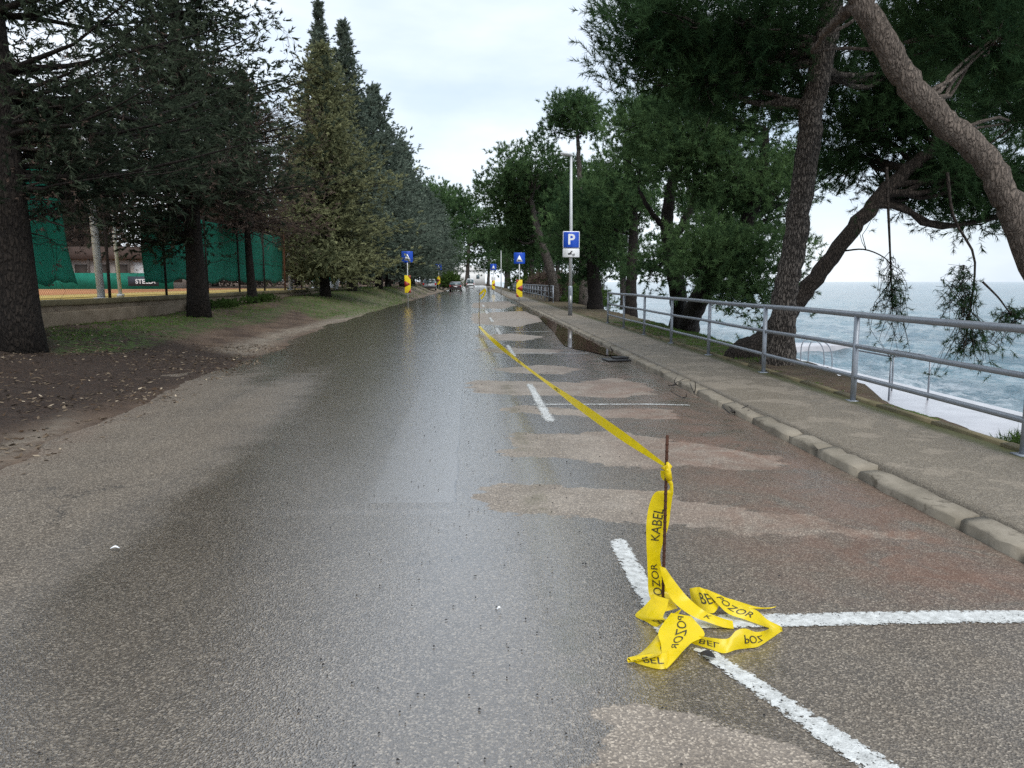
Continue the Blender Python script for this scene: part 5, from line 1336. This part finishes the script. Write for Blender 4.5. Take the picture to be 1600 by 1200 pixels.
# leaf litter on the dark soil
n = 5200; rng = np.random.default_rng(33)
poly = np.array([G(x, y, .2)[:2] for x, y in [(-150,640),(0,540),(90,520),(330,530),(460,525),(330,580),(180,640),(60,680),(-150,780)]])
lo, hi = poly.min(0), poly.max(0); Q = rng.uniform(lo, hi, (n * 3, 2)); Q = Q[(poly_sdf(Q[:, 0], Q[:, 1], poly) > -.1 + .3 * rng.random(len(Q))) & (fbm(Q[:, 0] * 1.4, Q[:, 1] * 1.4, 88) + .5 * fbm(Q[:, 0] * 6, Q[:, 1] * 6, 89) > rng.normal(-.05, .22, len(Q)))][:n]
P = np.c_[Q, np.maximum(ground_z(Q[:, 0], Q[:, 1]), 0) + .008]; a = rng.uniform(0, 2 * PI, len(P)); l = rng.uniform(.012, .045, len(P))[:, None]
d = np.c_[np.cos(a), np.sin(a), rng.normal(0, .25, len(P))] * l; s = np.c_[-np.sin(a), np.cos(a), rng.normal(0, .25, len(P))] * l * .42
V = np.stack([P - d, P - s, P + d, P + s], 1).reshape(-1, 3); q = np.arange(len(V)).reshape(-1, 4)
tn = np.repeat(np.where(rng.random(len(P)) < .06, rng.uniform(.6, 1, len(P)), rng.uniform(0, .35, len(P))), 4)
o = link('leaf_litter', np_mesh('leaf_litter', V, None, q, tint=tn), M['litter']); tag(o, 'fallen leaves on the dark soil beside the left lane', 'leaf litter', kind='stuff')
# shrubs
def shrub(label, loc, r, seed, mat, n=26, nb=8, nlen=.10, nwid=.02, cat='shrub', group='shrubs on the seaward side', h=.8):
    rng = np.random.default_rng(seed); root = empty('shrub', loc); tag(root, label, cat, group); g = Geo(); cr = Crown()
    for k in range(n):
        d = rng.normal(size=3); d[2] = abs(d[2]); d /= np.linalg.norm(d); e = d * np.array([r, r, r * h]) * rng.uniform(.5, 1)
        limb(g, (0, 0, -.1), e, .012 * r + .004, .004, rng, 5, .02, 4, .06)
        clump(cr, e, r * .38, 36, nb, nlen, nwid, rng, nlen * 1.4, .8, np.clip(.5 + .2 * rng.normal(), 0, 1), .9)
    g.build('stem', M['bark_dark'], root); cr.build('foliage', mat, root)
p = G(1585, 690, .0); shrub('small pine seedling at the bank edge by the right picture border', (p[0] + .10, p[1] - .1, -.18), .24, 41, 'leaf_bush', 10, 14, .085, .004, 'seedling')
shrub('grey leafless bush behind the right bump sign', (8.0, 62, -.2), 2.2, 42, 'leaf_greybrown', 34, 6, .30, .035)
shrub('grey bush along the second railing', (7.9, 84, -.1), 2.6, 43, 'leaf_greybrown', 34, 6, .36, .045)
shrub('dark bush at the far end of the second railing', (7.6, 108, 0), 2.8, 44, 'leaf_bush', 34, 6, .40, .06)
shrub('green bush between lamp post and second railing', (7.4, 52, -.5), 1.6, 45, 'leaf_bush', 30, 7, .25, .03)
shrub('green bush at the left road end beyond the parked car', (onray(697, 120), 120, .6), 2.2, 46, 'leaf_bush', 30, 6, .36, .06, group='shrubs on the left side')
rt = empty('palm', (6.2, 55, -.1)); tag(rt, 'low palm with pale fronds behind the second railing', 'palm')
rng = np.random.default_rng(51)
for k in range(11):
    az = rng.uniform(0, 2 * PI); L_ = rng.uniform(1.2, 1.8); d = np.array([math.cos(az), math.sin(az), 0]); P = spline([(0, 0, 1.0), d * L_ * .5 + [0, 0, 1.9], d * L_ + [0, 0, 1.55]], 14)
    g = Geo(); g.tube(P, .012, 4); s = np.array([-d[1], d[0], 0])
    for q_ in range(3, 14):
        for sg in (-1, 1):
            e = P[q_] + s * sg * .35 * math.sin(q_ / 14 * PI) + d * .18 - [0, 0, .12]; w = d * .022; g.add([P[q_] - w, P[q_] + w, e], None, [[0, 1, 2]])
    me_o = g.build('frond', M['leaf_bush'], rt)
g = Geo(); g.tube([(0, 0, -.2), (0, 0, 1.05)], [.16, .12], 10); g.build('stem', M['bark_dark'], rt)
